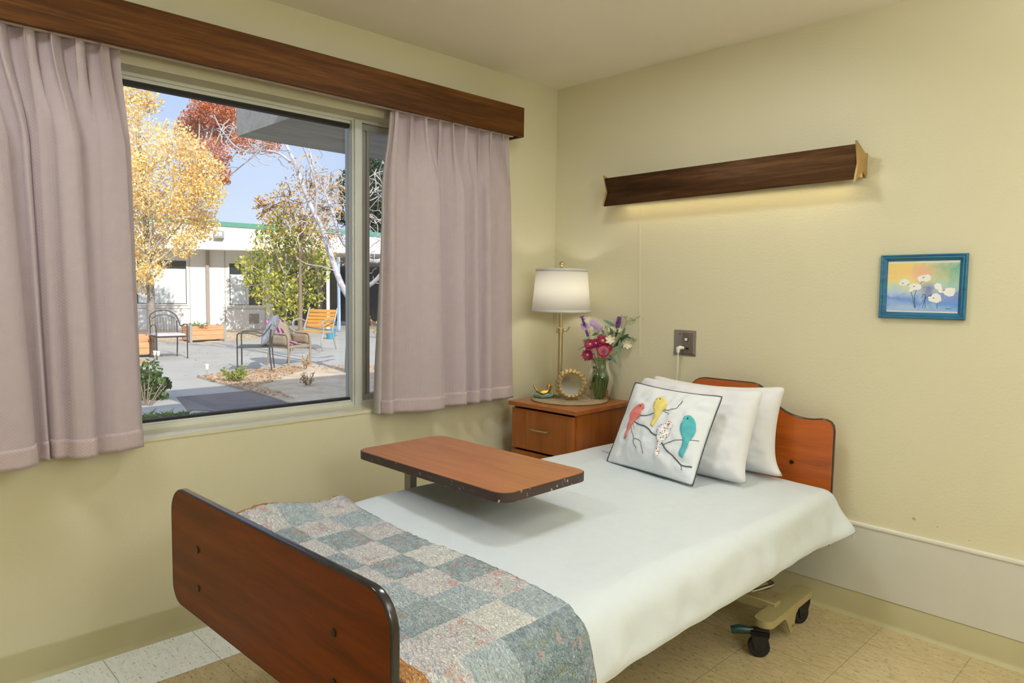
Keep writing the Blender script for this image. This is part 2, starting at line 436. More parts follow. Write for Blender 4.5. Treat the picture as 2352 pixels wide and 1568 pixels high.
# painted sill slopes down into the room
b = MB(); b.prism([(0.004, .752), (0.004, .766), (FX-.02, .781), (FX-.02, .752)], 'xz', WY0, WY1); b.build('window_sill', M['sillpaint'], win)
b = MB()
b.box(FX-.05, FX, WY0, WY1, WZ1-.014, WZ1); b.box(FX-.05, FX, WY0, WY1, .776, .795); b.box(FX-.05, FX, WY0, WY0+.03, .776, WZ1); b.box(FX-.05, FX, WY1-.03, WY1, .776, WZ1)
b.box(FX-.045, FX-.012, WY0, -1.26, 2.05, 2.064); b.box(FX-.045, FX-.012, WY0, -1.26, .793, .801)
b.build('window_frame', M['alu'], win, bevel=.002)
b = MB(); b.box(FX-.05, FX-.018, WY0+.03, -1.262, 2.034, 2.052); b.box(FX-.05, FX-.018, WY0+.03, -1.262, .799, .811); b.build('gasket', M['gasket'], win)
b = MB(); b.box(FX-.06, FX+.012, -1.252, -1.214, .776, WZ1-.006); b.box(FX-.06, FX+.004, -1.261, -1.252, .776, WZ1-.012); b.build('mullion', M['alu'], win, bevel=.003)
b = MB(); b.box(FX-.05, FX-.01, -1.206, -1.196, .81, 2.036); b.box(FX-.045, FX-.018, -1.196, -1.176, .81, 2.036); b.box(FX-.05, FX-.012, -1.176, -1.16, .81, 2.036)
b.box(FX-.05, FX-.008, -1.21, WY1-.03, 2.032, 2.06); b.box(FX-.05, FX-.008, -1.21, WY1-.03, .793, .822)
b.build('sash', M['alud'], win, bevel=.002)
MB().box(FX-.036, FX-.031, WY0+.03, -1.26, .805, 2.04).build('window_pane', M['glass'], win)
MB().box(FX-.036, FX-.031, -1.162, WY1-.03, .82, 2.034).build('window_pane', M['glass'], win)

# cornice box over the curtains
cor = thing('cornice', 'long dark walnut cornice box fixed over the window and both curtains', 'cornice', (0, -2.0, 2.094))
MB().box(.113, .13, -2.2, 1.609, 0, .147).build('front_board', M['valance'], cor, bevel=.0015)
MB().box(0, .113, 1.592, 1.609, 0, .147).build('end_board', M['valance'], cor, bevel=.001)
MB().box(0, .113, -2.2, 1.592, .135, .147).build('top_board', M['valance'], cor)
rl = thing('curtain_rail', 'slim pale curtain rail showing just under the cornice front', 'curtain rail', (.085, -2.0, 2.112))
MB().box(-.008, .012, -2.0, 1.57, -.017, .008).build('rail', M['rail'], rl, bevel=.002)
for yy in (-1.2, 1.5): MB().box(-.085, -.008, yy-.01, yy+.01, -.004, .004).build('bracket', M['rail'], rl)

# ================================================================== CURTAINS
def curtain(name, label, ctrl, ytop0, ytop1, npl, zt, zb, hem_h, lining_side=None):
    P = smooth_path([(c[1], c[0], 0) for c in ctrl], 6)   # (x, y)
    n = len(P); NV = 46
    cum = [0.0]
    for i in range(1, n): cum.append(cum[-1]+(P[i]-P[i-1]).length)
    arc = [c/cum[-1] for c in cum]
    root = thing(name, label, 'curtain', (0, (ctrl[0][0]+ctrl[-1][0])/2, zb)); oy = root.location.y
    def pt(i, z, off=0):
        u = arc[i]; v = (zt-z)/(zt-zb)
        k = sstep(0, .26, v)
        yt = lerp(ytop0, ytop1, u)+.008*math.sin(2*PI*npl*u*2+1.0)
        xt = .075+.027*math.sin(2*PI*npl*u)+.006*math.sin(2*PI*npl*u*2.6+.7)
        q = P[i]; y = lerp(yt, lerp(yt, q.y, .55+.45*v), k); x = lerp(xt, .06+(q.x-.06)*(.72+.28*v), k)
        x = min(x, .108) if v < .02 else x
        x += .004*noise.noise((u*9, v*4, 3.1))*k
        return Vector((x+off, y-oy, z-zb))
    def sheet(z0, z1, nv, off):
        mb = MB(); vs = []; fs = []
        wav = lambda i: 0.006*noise.noise((i*.09, 5.0, ytop0))
        for j in range(nv+1):
            z = lerp(z0, z1, j/nv)
            for i in range(n):
                zz = z+(wav(i) if abs(z-zb) < .1 else 0)
                vs.append(pt(i, zz, off))
        for j in range(nv):
            for i in range(n-1): fs.append((j*n+i, j*n+i+1, (j+1)*n+i+1, (j+1)*n+i))
        mb.add(vs, fs, 0, True); return mb
    c = sheet(zt, zb+hem_h, NV, 0); c.build('drape', M['curtain'], root, recalc=False, sharp=None)
    c = sheet(zb+hem_h+.002, zb, 5, 0.0015); c.build('hem', M['hem'], root, recalc=False, sharp=None, solid=.003)
    return root, pt, n
RC = [(-1.203,.055),(-1.175,.10),(-1.13,.07),(-1.07,.10),(-1.0,.135),(-.92,.138),(-.882,.108),(-.90,.068),(-.85,.062),(-.79,.10),(-.752,.118),(-.735,.092),(-.75,.06),(-.71,.07),(-.675,.11),(-.652,.105),(-.65,.07),(-.62,.075),(-.59,.11),(-.568,.105),(-.57,.07),(-.53,.075),(-.46,.10),(-.40,.085),(-.377,.045)]
rc, rpt, rn = curtain('curtain', 'pink woven curtain hanging on the right of the window beside the lamp', RC, -1.171, -.449, 9, 2.10, .752, .062)
# white lining turned out along the leading edge
mb = MB(); vs = []; fs = []
for j in range(41):
    z = lerp(2.09, .752, j/40)
    p = rpt(0, z); k = sstep(.3, 1, j/40)
    vs += [p+Vector((.002, 0, 0)), p+Vector((-.006-.02*k, -.006-.016*k, 0)), p+Vector((-.02, .004, 0))]
for j in range(40):
    for i in range(2): fs.append((j*3+i, j*3+i+1, (j+1)*3+i+1, (j+1)*3+i))
mb.add(vs, fs, 0, True); lo = mb.build('lining', M['lining'], rc, recalc=False, sharp=None); lo['label'] = 'white lining edge turned out'
LC = [(-3.42,.06),(-3.36,.12),(-3.28,.13),(-3.20,.07),(-3.14,.07),(-3.08,.13),(-2.98,.14),(-2.90,.08),(-2.92,.05),(-2.86,.06),(-2.80,.12),(-2.72,.155),(-2.60,.16),(-2.535,.14),(-2.52,.10),(-2.545,.065),(-2.51,.06),(-2.485,.085),(-2.477,.05),(-2.465,.085),(-2.44,.09),(-2.415,.13),(-2.37,.14),(-2.352,.11),(-2.365,.075),(-2.33,.08),(-2.28,.10),(-2.225,.09),(-2.205,.075),(-2.194,.05)]
curtain('curtain', 'wide pink woven curtain on the left of the window, cut by the picture edge', LC, -3.42, -2.251, 17, 2.10, .752, .062)

# ================================================================== WALL LIGHT OVER THE BED
fx = thing('wall_light', 'long walnut fronted over-bed wall light with tan metal ends', 'wall light', (1.05, 0, 1.83))
tilt = .008
b = MB()
def panel(u, v):
    x = lerp(-.612, .607, u); zt_, zb_ = .062+tilt*x+.002, -.072+.014*x
    if v < .5: k = v*2; return (x, lerp(-.112, -.086, k), lerp(zt_, (zt_+zb_)/2, k))
    k = v*2-1; return (x, lerp(-.086, -.112, k), lerp((zt_+zb_)/2, zb_, k))
b.grid(panel, 1, 2, smooth=False); b.build('front_panel', M['fixture'], fx, solid=.006)
def endcap(x0, x1, k):
    out = [(-.118, .078+k), (-.03, .047), (0, .05), (0, -.048), (-.018, -.032), (-.03, -.02), (-.118, -.078+k*.5), (-.092, 0)]
    q = MB(); q.prism(out, 'yz', x0, x1); return q.build('end_cap', M['goldcap'], fx, bevel=.001)
endcap(-.620, -.612, -.004); endcap(.607, .615, .004)
MB().box(-.61, .605, -.02, 0, -.048, .048).build('back_plate', M['goldcap'], fx)
b = MB(); b.box(-.60, .604, -.075, -.022, -.050, -.047); b.build('diffuser', thin_glass('lens', 'f5f2e4', 1.3, .3), fx)
b = MB(); b.tube([(-.57, -.048, -.018), (.57, -.048, -.018)], .013, 12); b.build('tube_lamp', emis('fluorescent_tube', 'fff0d2', 17), fx)
MB().box(-.6, .6, -.078, -.02, .012, .016).build('reflector', M['white'], fx)

# ================================================================== PICTURE
pc = thing('picture', 'small teal framed watercolour of white flowers on the wall', 'picture', (1.887, 0, 1.3545))
pc.rotation_euler = (0, -.006, 0)
hw, hh, fw = .146, .1215, .024
for (nm, out) in (('top', None),):
    b = MB()
    prof = [(0, 0), (0, .018), (.004, .022), (.009, .018), (.013, .02), (.018, .015), (.024, .009), (.024, 0)]
    cor4 = [(-hw, -hh), (hw, -hh), (hw, hh), (-hw, hh)]
    vs = []
    for (cx, cz) in cor4:
        for (ins, d) in prof: vs.append((cx-math.copysign(ins, cx), -d, cz-math.copysign(ins, cz)))
    fs = []
    n = len(prof)
    for i in range(4):
        j = (i+1) % 4
        for k in range(n-1): fs.append((i*n+k, j*n+k, j*n+k+1, i*n+k+1))
    b.add(vs, fs); b.build('frame', M['picframe'], pc)
def art():
    t = NT('watercolour_wash'); tc = t.node('ShaderNodeTexCoord'); sp = t.node('ShaderNodeSeparateXYZ'); t.link(tc.outputs['Object'], sp.inputs[0])
    v = t.coord(); n = t.noise(v, 16, 4, .55, 1.2); n2 = t.noise(v, 30, 3, .5, .8)
    h = t.math('ADD', t.math('ADD', t.math('MULTIPLY', sp.outputs[2], 5.2), .5), t.math('MULTIPLY', t.math('SUBTRACT', n, .5), .55))
    left = t.ramp(h, [(.05, 'a9bfe0'), (.25, '6f93d6'), (.4, 'b9cbe0'), (.52, 'cfd9b5'), (.62, 'ead58c'), (.78, 'efc987'), (.92, 'ecd07f')])
    right = t.ramp(h, [(.05, '86b0dc'), (.2, '6c97d8'), (.38, '8f97cc'), (.5, 'a9c9c0'), (.7, '9cc3a8'), (.85, '7fae9b'), (.95, 'a9c7ad')])
    f = t.math('ADD', t.math('MULTIPLY', sp.outputs[0], 7.0), t.math('ADD', .28, t.math('MULTIPLY', t.math('SUBTRACT', n2, .5), .8)))
    fc = t.node('ShaderNodeClamp'); t.link(f, fc.inputs[0])
    c = t.mix(left, right, fc.outputs[0])
    px = t.node('ShaderNodeVectorMath'); px.operation = 'DISTANCE'; t.link(tc.outputs['Object'], px.inputs[0]); px.inputs[1].default_value = (.0, 0, .045)
    k = t.ramp(t.math('ADD', px.outputs['Value'], t.math('MULTIPLY', n, .03)), [(.03, (1,1,1,1)), (.06, (0,0,0,1))])
    c = t.mix(c, lin('eab39a'), t.math('MULTIPLY', k, .8))
    px = t.node('ShaderNodeVectorMath'); px.operation = 'DISTANCE'; t.link(tc.outputs['Object'], px.inputs[0]); px.inputs[1].default_value = (.02, 0, -.012)
    k = t.ramp(t.math('ADD', px.outputs['Value'], t.math('MULTIPLY', n, .03)), [(.025, (1,1,1,1)), (.05, (0,0,0,1))])
    c = t.mix(c, lin('6b6ba8'), t.math('MULTIPLY', k, .75))
    t.base(c, .75, 0, .2); return t.m
MB().box(-hw+.02, hw-.02, -.006, -.001, -hh+.02, hh-.02).build('paper', M['paper'], pc)
MB().box(-hw+.024, hw-.025, -.0075, -.006, -hh+.031, hh-.032).build('painting', art(), pc)
b = MB()
def pq(cx, cy):  # survey of the painting: crop coordinates to its plane
    return ((cx-930)/1270*.244, -(cy-770)/900*.178)
white_f = [[(515,690),(545,640),(610,615),(670,640),(715,680),(690,710),(640,745),(560,750),(515,735)],
 [(840,590),(890,560),(960,545),(1040,535),(1080,590),(1070,640),(1000,680),(940,655),(890,680),(845,640)],
 [(690,740),(760,710),(840,710),(910,745),(915,800),(870,830),(790,825),(750,865),(700,870),(690,830),(730,795),(690,770)],
 [(1140,740),(1180,700),(1250,715),(1270,770),(1280,830),(1330,850),(1340,800),(1420,785),(1495,800),(1500,880),(1470,940),(1400,955),(1330,920),(1300,880),(1230,880),(1210,830),(1150,800)],
 [(1040,960),(1100,955),(1120,905),(1190,890),(1260,930),(1270,990),(1280,1030),(1200,1080),(1130,1060),(1060,1040)]]
for poly in white_f:
    q = [pq(*p) for p in poly]; n = len(q); b.add([(x, -.0079, z) for x, z in q], [t for t in tessellate_polygon([[Vector((x, z, 0)) for x, z in q]])], 0)
for (cx, cy) in ((580,705),(945,595),(785,765),(1300,840),(1140,985)):
    x, z = pq(cx, cy); b.add([(x-.004,-.0081,z), (x,-.0081,z-.003), (x+.005,-.0081,z), (x,-.0081,z+.003)], [(0,1,2,3)], 1)
for pts in ([(735,870),(780,1000),(815,1180)], [(830,840),(800,950),(825,1180)], [(900,715),(925,670)], [(670,720),(700,760)], [(1000,1180),(990,1000),(1000,930)], [(950,1180),(1000,980),(1110,915)], [(1210,1080),(1205,1180)], [(930,990),(960,910),(990,930)]):
    for p, q in zip(pts, pts[1:]):
        x0, z0 = pq(*p); x1, z1 = pq(*q); d = Vector((x1-x0, 0, z1-z0)).normalized(); e = Vector((-d.z, 0, d.x))*.0011
        b.add([(x0-e.x,-.0078,z0-e.z),(x1-e.x,-.0078,z1-e.z),(x1+e.x,-.0078,z1+e.z),(x0+e.x,-.0078,z0+e.z)], [(0,1,2,3)], 2)
x, z = pq(1395, 1182); b.add([(x-.009,-.0079,z-.001),(x+.011,-.0079,z-.001),(x+.011,-.0079,z+.001),(x-.009,-.0079,z+.001)], [(0,1,2,3)], 2)
b.build('painted_flowers', [simple('white_gouache', 'efeee8', .8, var=.03), simple('ochre_gouache', 'b09a66', .8), simple('ink_green', '46605f', .8)], pc)

# ================================================================== WALL PLATE AND CALL CORD
wp = thing('wall_plate', 'double steel wall plate with white push switch above the pillows', 'wall plate', (.866, 0, 1.074))
MB().box(-.06, .062, -.003, 0, -.062, .062).build('back_plate', M['steel'], wp, bevel=.001)
b = MB(); b.add([(-.012,-.003,-.056),(.06,-.003,-.056),(.06,-.003,.058),(-.012,-.003,.058),(-.006,-.014,-.05),(.053,-.014,-.05),(.053,-.014,.051),(-.006,-.014,.051)],
 [(4,5,6,7),(0,1,5,4),(1,2,6,5),(2,3,7,6),(3,0,4,7)]); b.build('cover_plate', simple('dark_steel', '7a7067', .42, .4), wp, bevel=.001)
MB().box(.009, .026, -.016, -.014, .009, .027).build('switch_surround', M['black'], wp); MB().box(.010, .023, -.021, -.015, .012, .025).build('push_switch', M['white'], wp, bevel=.001)
MB().box(.016, .03, -.022, -.013, -.03, -.02).build('socket', M['black'], wp, bevel=.002)
for x, z in ((-.027, .041), (-.028, -.041)): MB().ball((x, -.003, z), .0032, 8, 0, (1, .5, 1)).build('screw', M['bolt'], wp)
cc = thing('call_cord', 'white call cord plugged into the wall plate, hanging behind the pillows', 'cord', (.855, -.016, 1.05))
b = MB(); b.tube([(.014,0,.0),(.004,-.016,.002),(-.002,-.022,-.004)], [.007,.0095,.010], 12); b.tube([(-.002,-.022,.004),(-.002,-.022,-.006),(-.002,-.021,-.022)], [.0095,.010,.007], 12); b.build('plug', M['white'], cc)
b = MB(); b.tube(smooth_path([(-.002,-.021,-.02),(-.003,-.018,-.07),(-.008,-.012,-.12),(-.016,-.008,-.17),(-.026,-.006,-.24),(-.03,-.005,-.32)], 5), .0031, 8); b.build('cable', M['white'], cc)

# ================================================================== NIGHTSTAND
NZ = .75
ns = thing('nightstand', 'cherry laminate nightstand with brass handles in the corner', 'nightstand', (.35, -.236, 0), math.radians(2.0))
# local: x -.222...222, y -.235...235
MB().box(-.222, .222, -.238, .226, NZ-.022, NZ).build('top', M['cherrytop'], ns, bevel=.0025)
b = MB(); b.box(-.205, -.19, -.205, .215, .05, NZ-.022); b.box(.19, .205, -.205, .215, .05, NZ-.022); b.box(-.19, .19, .20, .215, .05, NZ-.022); b.box(-.19, .19, -.19, .2, .05, .07)
b.build('carcass', M['cherryv'], ns)
MB().box(-.19, .19, -.17, .2, 0, .05).build('plinth', M['edge'], ns)
hz = []
for (z0, z1) in ((.512, .716), (.292, .50), (.072, .28)):
    d = MB().box(-.205, .198, -.226, -.206, z0, z1).build('drawer', M['cherryv'], ns, bevel=.002)
    zc = (z0+z1)/2+.012
    b = MB(); b.tube(smooth_path([(-.048,-.222,zc),(-.05,-.246,zc),(-.046,-.254,zc-.001),(0,-.256,zc-.001),(.046,-.254,zc-.001),(.05,-.246,zc),(.048,-.222,zc)], 4), .0042, 10); b.build('handle', M['brass'], d)

# round jute mat
jm = tag(MB().lathe([(0,0),(.2,0),(.203,.003),(.2,.0065),(.19,.007),(.0,.007)], 64).build('placemat', M['jute'], None, (.318, -.212, NZ+.0005)), 'round woven jute placemat lying on the nightstand', 'placemat')
SZ = NZ+.0078

# table lamp
lp = thing('table_lamp', 'brushed brass table lamp with white drum shade, lit, in the corner', 'table lamp', (.236, -.2, SZ))
b = MB(); b.lathe([(0,0),(.062,0),(.064,.003),(.064,.016),(.06,.02),(.016,.022),(.013,.03),(0,.03)], 40); b.build('base', M['brass'], lp)
b = MB(); b.lathe([(.0125,.025),(.0125,.335),(.0155,.336),(.0155,.362),(.0125,.364),(.008,.366),(.008,.50),(0,.5)], 20); b.build('pole', M['brass'], lp)
b = MB(); b.tube([(.010,.006,.349),(.022,.016,.348)], .004, 8); b.tube([(.020,.015,.345),(.028,.022,.353),(.037,.028,.37)], [.005,.0045,.005], 8); b.build('set_screw', M['brass'], lp)
b = MB(); b.tube([(-.014,-.012,.46),(-.0145,-.012,.36)], .0012, 6); b.tube([(-.0145,-.012,.385),(-.016,-.012,.335)], .003, 8); b.build('pull_chain', M['brass'], lp)
z0, z1, r0, r1 = .447, .673, .154, .134
b = MB(); b.lathe([(r0, z0+.012), (r1, z1-.012)], 56); b.build('shade', M['shade'], lp, solid=.002)
b = MB(); rr = lambda z: lerp(r0, r1, (z-z0)/(z1-z0))+.0012
b.lathe([(rr(z0), z0), (rr(z0+.013), z0+.013)], 56); b.build('shade_trim', M['shadetrim'], lp, solid=.0035)
b = MB(); b.lathe([(rr(z1-.013), z1-.013), (rr(z1), z1)], 56); b.build('shade_trim', M['shadetrim'], lp, solid=.0035)
b = MB(); b.tube([(-r1,0,z1-.006),(r1,0,z1-.006)], .002, 6); b.tube([(0,-r1,z1-.006),(0,r1,z1-.006)], .002, 6); b.tube([(0,0,.5),(0,0,z1+.004)], .004, 8); b.build('shade_frame', M['brass'], lp)
b = MB(); b.ball((0,0,.55), .028, 16, 0, (1,1,1.25)); b.build('bulb', emis('warm_bulb', 'fbf6f0', 34), lp)
b = MB(); b.lathe([(.007,z1),(.009,z1+.008),(.004,z1+.013)], 12); b.ball((0,0,z1+.026), .0145, 16); b.build('finial', M['brass'], lp)

# gold petal mirror
mr = thing('mirror', 'small round mirror in a gold petal frame on the placemat', 'mirror', (.372, -.262, SZ), math.radians(42))
b = MB()
def petal(a, r, L, W, yoff, tw):
    c, s = math.cos(a), math.sin(a); vs = []; fs = []
    for i in range(5):
        for j in range(5):
            u = i/4; v = j/4*2-1
            wdt = W*math.sin(PI*(.18+.72*u))*1.0
            rad = r+L*u; tx = v*wdt
            yy = yoff-.012*math.sin(PI*u)*(1-.5*v*v)-tw*u
            vs.append((c*rad-s*tx, yy, s*rad+c*tx))
    for i in range(4):
        for j in range(4): fs.append((i*5+j, i*5+j+1, (i+1)*5+j+1, (i+1)*5+j))
    return vs, fs
for k in range(20):
    vs, fs = petal(2*PI*k/20+.08, .056, .026, .0135, -.004, -.002); b.add(vs, fs, 0, True)
for k in range(20):
    vs, fs = petal(2*PI*(k+.5)/20, .053, .02, .011, -.010, 0); b.add(vs, fs, 0, True)
CZ = .083
fr = b.build('petal_frame', M['goldflat'], mr, (0, 0, CZ), solid=.003)
b = MB(); ring = [(.0555*math.cos(2*PI*k/48), -.012, .0555*math.sin(2*PI*k/48)) for k in range(48)]; b.tube(ring, .0042, 8, closed=True); b.build('rim', M['goldflat'], mr, (0, 0, CZ))
b = MB(); vs = [(.054*math.cos(2*PI*k/48), -.009, .054*math.sin(2*PI*k/48)) for k in range(48)]; b.add(vs, [tuple(range(48))]); vs = [(x, -.004, z) for x, y, z in vs]
b.add(vs, [tuple(range(48))[::-1]]); b.build('glass', M['mirror'], mr, (0, 0, CZ))
b = MB(); b.box(-.05, .05, -.002, .006, .012, .15); b.box(-.02, .02, 0, .05, 0, .012); b.box(-.008, .008, .004, .05, .003, .06); b.build('stand', M['goldflat'], mr)

# trinket dish with a gold bird
td = thing('trinket_dish', 'scalloped aqua trinket dish carrying a small gold bird', 'dish', (.226, -.318, SZ), math.radians(40))
def dishf(u, v):
    a = 2*PI*u; r = .018+.026*v; r *= 1+.10*math.cos(a*2)*v; z = .002+.02*v*v+.005*v*math.sin(5*a)
    return (r*math.cos(a)*1.15, r*math.sin(a)*.85, z)
b = MB(); b.grid(dishf, 60, 6); b.lathe([(0,.002),(.019,.002)], 30); b.build('bowl', M['dish'], td, solid=.0035)
b = MB()
body = [(-.050,0,.072),(-.044,0,.058),(-.034,0,.042),(-.02,0,.029),(0,0,.025),(.018,0,.031),(.027,0,.043),(.032,0,.057),(.035,0,.062)]
b.tube(smooth_path(body, 5), [lerp(.0035,.006,i/10) if i < 10 else (.006+.015*sstep(10,18,i) if i < 20 else (.021-.009*sstep(20,32,i) if i < 34 else .0125*(1-.85*sstep(34,40,i)))) for i in range(41)], 14)
b.ball((.031,0,.061), .0125, 12); b.tube([(.041,0,.062),(.051,0,.060)], [.004,.0006], 8)
b.tube([(-.002,.016,.028),(-.012,.017,.03),(-.03,.01,.04)], [.006,.007,.001], 8); b.tube([(-.002,-.016,.028),(-.012,-.017,.03),(-.03,-.01,.04)], [.006,.007,.001], 8)
b.build('bird', M['gold'], td)

# ================================================================== VASE AND FLOWERS
VX, VY = .422, -.09
va = thing('vase', 'clear glass vase of cut flowers standing on the placemat', 'vase', (VX, VY, SZ))
vp = [(.0,0),(.047,0),(.05,.004),(.052,.02),(.058,.045),(.066,.075),(.0705,.10),(.069,.12),(.062,.142),(.052,.16),(.046,.176),(.0455,.186),(.05,.198),(.054,.206)]
b = MB(); b.lathe(vp, 44); b.build('glass_body', M['vase'], va)
b = MB(); ring = [(.0535*math.cos(2*PI*k/44), .0535*math.sin(2*PI*k/44), .206) for k in range(44)]; b.tube(ring, .0022, 6, closed=True)
b.build('rim', M['vase'], va)
b = MB(); b.lathe([(0,.007),(.049,.007),(.0515,.022),(.0572,.045),(.065,.075),(.0692,.1),(.068,.118),(0,.118)], 40); b.build('water', M['water'], va)
b = MB(); ca = Vector((.02,-.045,.20)); vs = [(.0,-.052,.205),(.02,-.044,.165),(-.012,-.05,.15),(-.026,-.046,.185),(.004,-.058,.178),(.03,-.040,.178),(.012,-.056,.157)]
b.add(vs, [(0,4,3),(0,1,4),(4,2,3),(4,1,2),(0,5,1),(5,6,1),(1,6,2)]); b.build('cellophane', M['cello'], va)
M['stem'] = simple('flower_stem', '86985a', .5, var=.2)
M['leaf'] = simple('dark_leaf', '3f5a34', .45, var=.25, scale=40)
M['euca'] = simple('eucalyptus_leaf', '627a68', .55, var=.15, scale=40)
M['purple'] = simple('purple_floret', '6c3d8c', .7, var=.3, scale=90)
M['lilac'] = simple('lilac_petal', 'b39ac0', .7, var=.15, scale=90)
M['magenta'] = simple('magenta_petal', '94184f', .6, var=.3, scale=120)
M['yellowc'] = simple('yellow_disc', 'd2b51f', .7, var=.2, scale=200)
M['rose'] = simple('rose_petal', 'e08da4', .6, var=.15, scale=50)
M['rosered'] = simple('rose_outer_petal', 'b0283f', .6, var=.2, scale=50)
M['cream'] = simple('cream_petal', 'e9e3c8', .6, var=.08, scale=80)
M['seed'] = simple('green_seed', '7c8c5e', .7, var=.25, scale=100)
VD = 3.69
def V(px, py, t=VD): return at(px, py, t-max(0, px-1395)*.0016)-Vector((VX, VY, SZ))
def stem_pts(head, foot, bend=.3):
    mouth = Vector((head.x*.25, head.y*.25, .19)); mouth.x = max(-.033, min(.033, head.x*.35)); mouth.y = max(-.033, min(.033, head.y*.35))
    return smooth_path([foot, lerp(foot, mouth, .5)+Vector((0,0,0)), mouth, lerp(mouth, head, .5)+Vector((0,0,.004)), head], 5)
def fl_root(name, label, cat, grp=None): return thing(name, label, cat, (VX, VY, SZ), 0, grp)
def foot(i): a = i*2.399; return Vector((.036*math.cos(a), .036*math.sin(a), .01))
TOCAM = Vector((CAM[0]-VX, CAM[1]-VY, CAM[2]-SZ)).normalized()
def petals(mb, c, nrm, n, L, W, cup=.3, mi=0, r0=.0, jit=.15, seg=3):
    nrm = Vector(nrm).normalized(); ux = nrm.orthogonal().normalized(); uy = nrm.cross(ux)
    for k in range(n):
        a = 2*PI*(k+random.uniform(-jit, jit))/n; d = ux*math.cos(a)+uy*math.sin(a); e = nrm.cross(d)
        LL = L*random.uniform(.88, 1.08); vs = []; fs = []
        for i in range(seg+1):
            u = i/seg; wd = W*(math.sin(PI*(.12+.78*u))**.8)
            p = c+d*(r0+LL*u)+nrm*(cup*LL*(u*u)*.8)
            vs += [p-e*wd, p+nrm*(-.15*wd), p+e*wd]
        for i in range(seg):
            for j in range(2): fs.append((i*3+j, i*3+j+1, (i+1)*3+j+1, (i+1)*3+j))
        mb.add(vs, fs, mi, True)
def leafmb(mb, p0, p1, W, nrm=None, mi=0, curl=.1):
    p0, p1 = Vector(p0), Vector(p1); d = p1-p0; L = d.length; d.normalize()
    n = Vector(nrm) if nrm is not None else TOCAM
    e = d.cross(n).normalized(); n = e.cross(d); vs = []; fs = []
    for i in range(7):
        u = i/6; wd = W*(math.sin(PI*min(1, .04+.96*u))**.75)*(1-.25*u)
        p = p0+d*L*u-Vector((0,0,1))*curl*L*u*u
        vs += [p-e*wd-n*.15*wd, p, p+e*wd-n*.15*wd]
    for i in range(6):
        for j in range(2): fs.append((i*3+j, i*3+j+1, (i+1)*3+j+1, (i+1)*3+j))
    mb.add(vs, fs, mi, True)
def stem(root, head, i, r=.0022):
    b = MB(); b.tube(stem_pts(head, foot(i)), r*.85, 6); b.build('stem', M['stem'], root)
fi = 0
# liatris spikes
for (lab, p0, p1, r) in (('tall purple spike flower with a knobbed tip, leaning far left', (1351,772), (1336,726), .0078), ('purple spike flower standing above the white blooms in the vase', (1418,752), (1423,727), .0105)):
    rt = fl_root('spike_flower', lab, 'flower', 'purple spike flowers'); fi += 1
    A, B = V(*p0), V(*p1); stem(rt, A, fi)
    b = MB()
    for k in range(120):
        u = random.random(); a = random.random()*2*PI; q = lerp(A, B, u); ax = (B-A).normalized(); o = ax.orthogonal().normalized(); o2 = ax.cross(o)
        rad = r*(1.0 if u > .75 and r < .008 else (.75 if r < .008 else (1.15-.5*abs(u-.4))))
        if r < .009 and u > .82: rad = r*1.5
        b.ball(q+(o*math.cos(a)+o2*math.sin(a))*rad, .0024, 5)
    b.tube([A, B], r*.7, 8); b.build('flower_head', M['purple'], rt)
# lilac asters
for (lab, p) in (('pale lilac aster at the left of the bouquet behind the spike', (1343,751)), ('pale lilac aster beside the tall purple spike, to its right', (1363,744)), ('small half-open lilac aster just below the other two lilac asters', (1372,752))):
    rt = fl_root('aster', lab, 'flower', 'lilac asters'); fi += 1
    h = V(*p); stem(rt, h, fi, .0016); b = MB(); nn = (TOCAM*.6+Vector((random.uniform(-.5,.5), 0, .6)))
    petals(b, h, nn, 24, .031, .0022, .25); petals(b, h+Vector((0,0,.002)), nn, 18, .022, .002, .5); b.build('flower_head', M['lilac'], rt)
    b = MB(); b.ball(h+nn.normalized()*.003, .004, 8, 0); b.build('flower_centre', M['yellowc'], rt)
# magenta chrysanthemums
for (lab, p, s, dirx) in (('magenta daisy with a bright yellow centre, lowest at the left of the bouquet', (1350,815), 1.0, (-.25,-.1,-.1)), ('magenta daisy with pale tips, above the lowest daisy', (1356,792), 1.05, (-.3,0,.4)), ('magenta daisy showing a yellow centre beside the rose', (1368,789), .85, (.2,0,.35)), ('deep magenta bloom behind and above the pink rose', (1384,784), 1.15, (.1,.1,.5)), ('magenta bloom tucked behind the right side of the rose', (1396,799), .85, (.5,.1,.2))):
    rt = fl_root('daisy', lab, 'flower', 'magenta daisies'); fi += 1
    h = V(*p, VD-.03); nn = (TOCAM+Vector(dirx)).normalized(); stem(rt, h-nn*.004, fi); b = MB()
    s *= 1.32; petals(b, h, nn, 22, .026*s, .0032*s, .12); petals(b, h+nn*.003, nn, 20, .022*s, .003*s, .35); petals(b, h+nn*.005, nn, 18, .016*s, .0026*s, .6)
    b.build('flower_head', M['magenta'], rt)
    b = MB(); b.ball(h+nn*.007, .0052*s, 12, 0, (1,1,1)); b.build('flower_centre', M['yellowc'], rt)
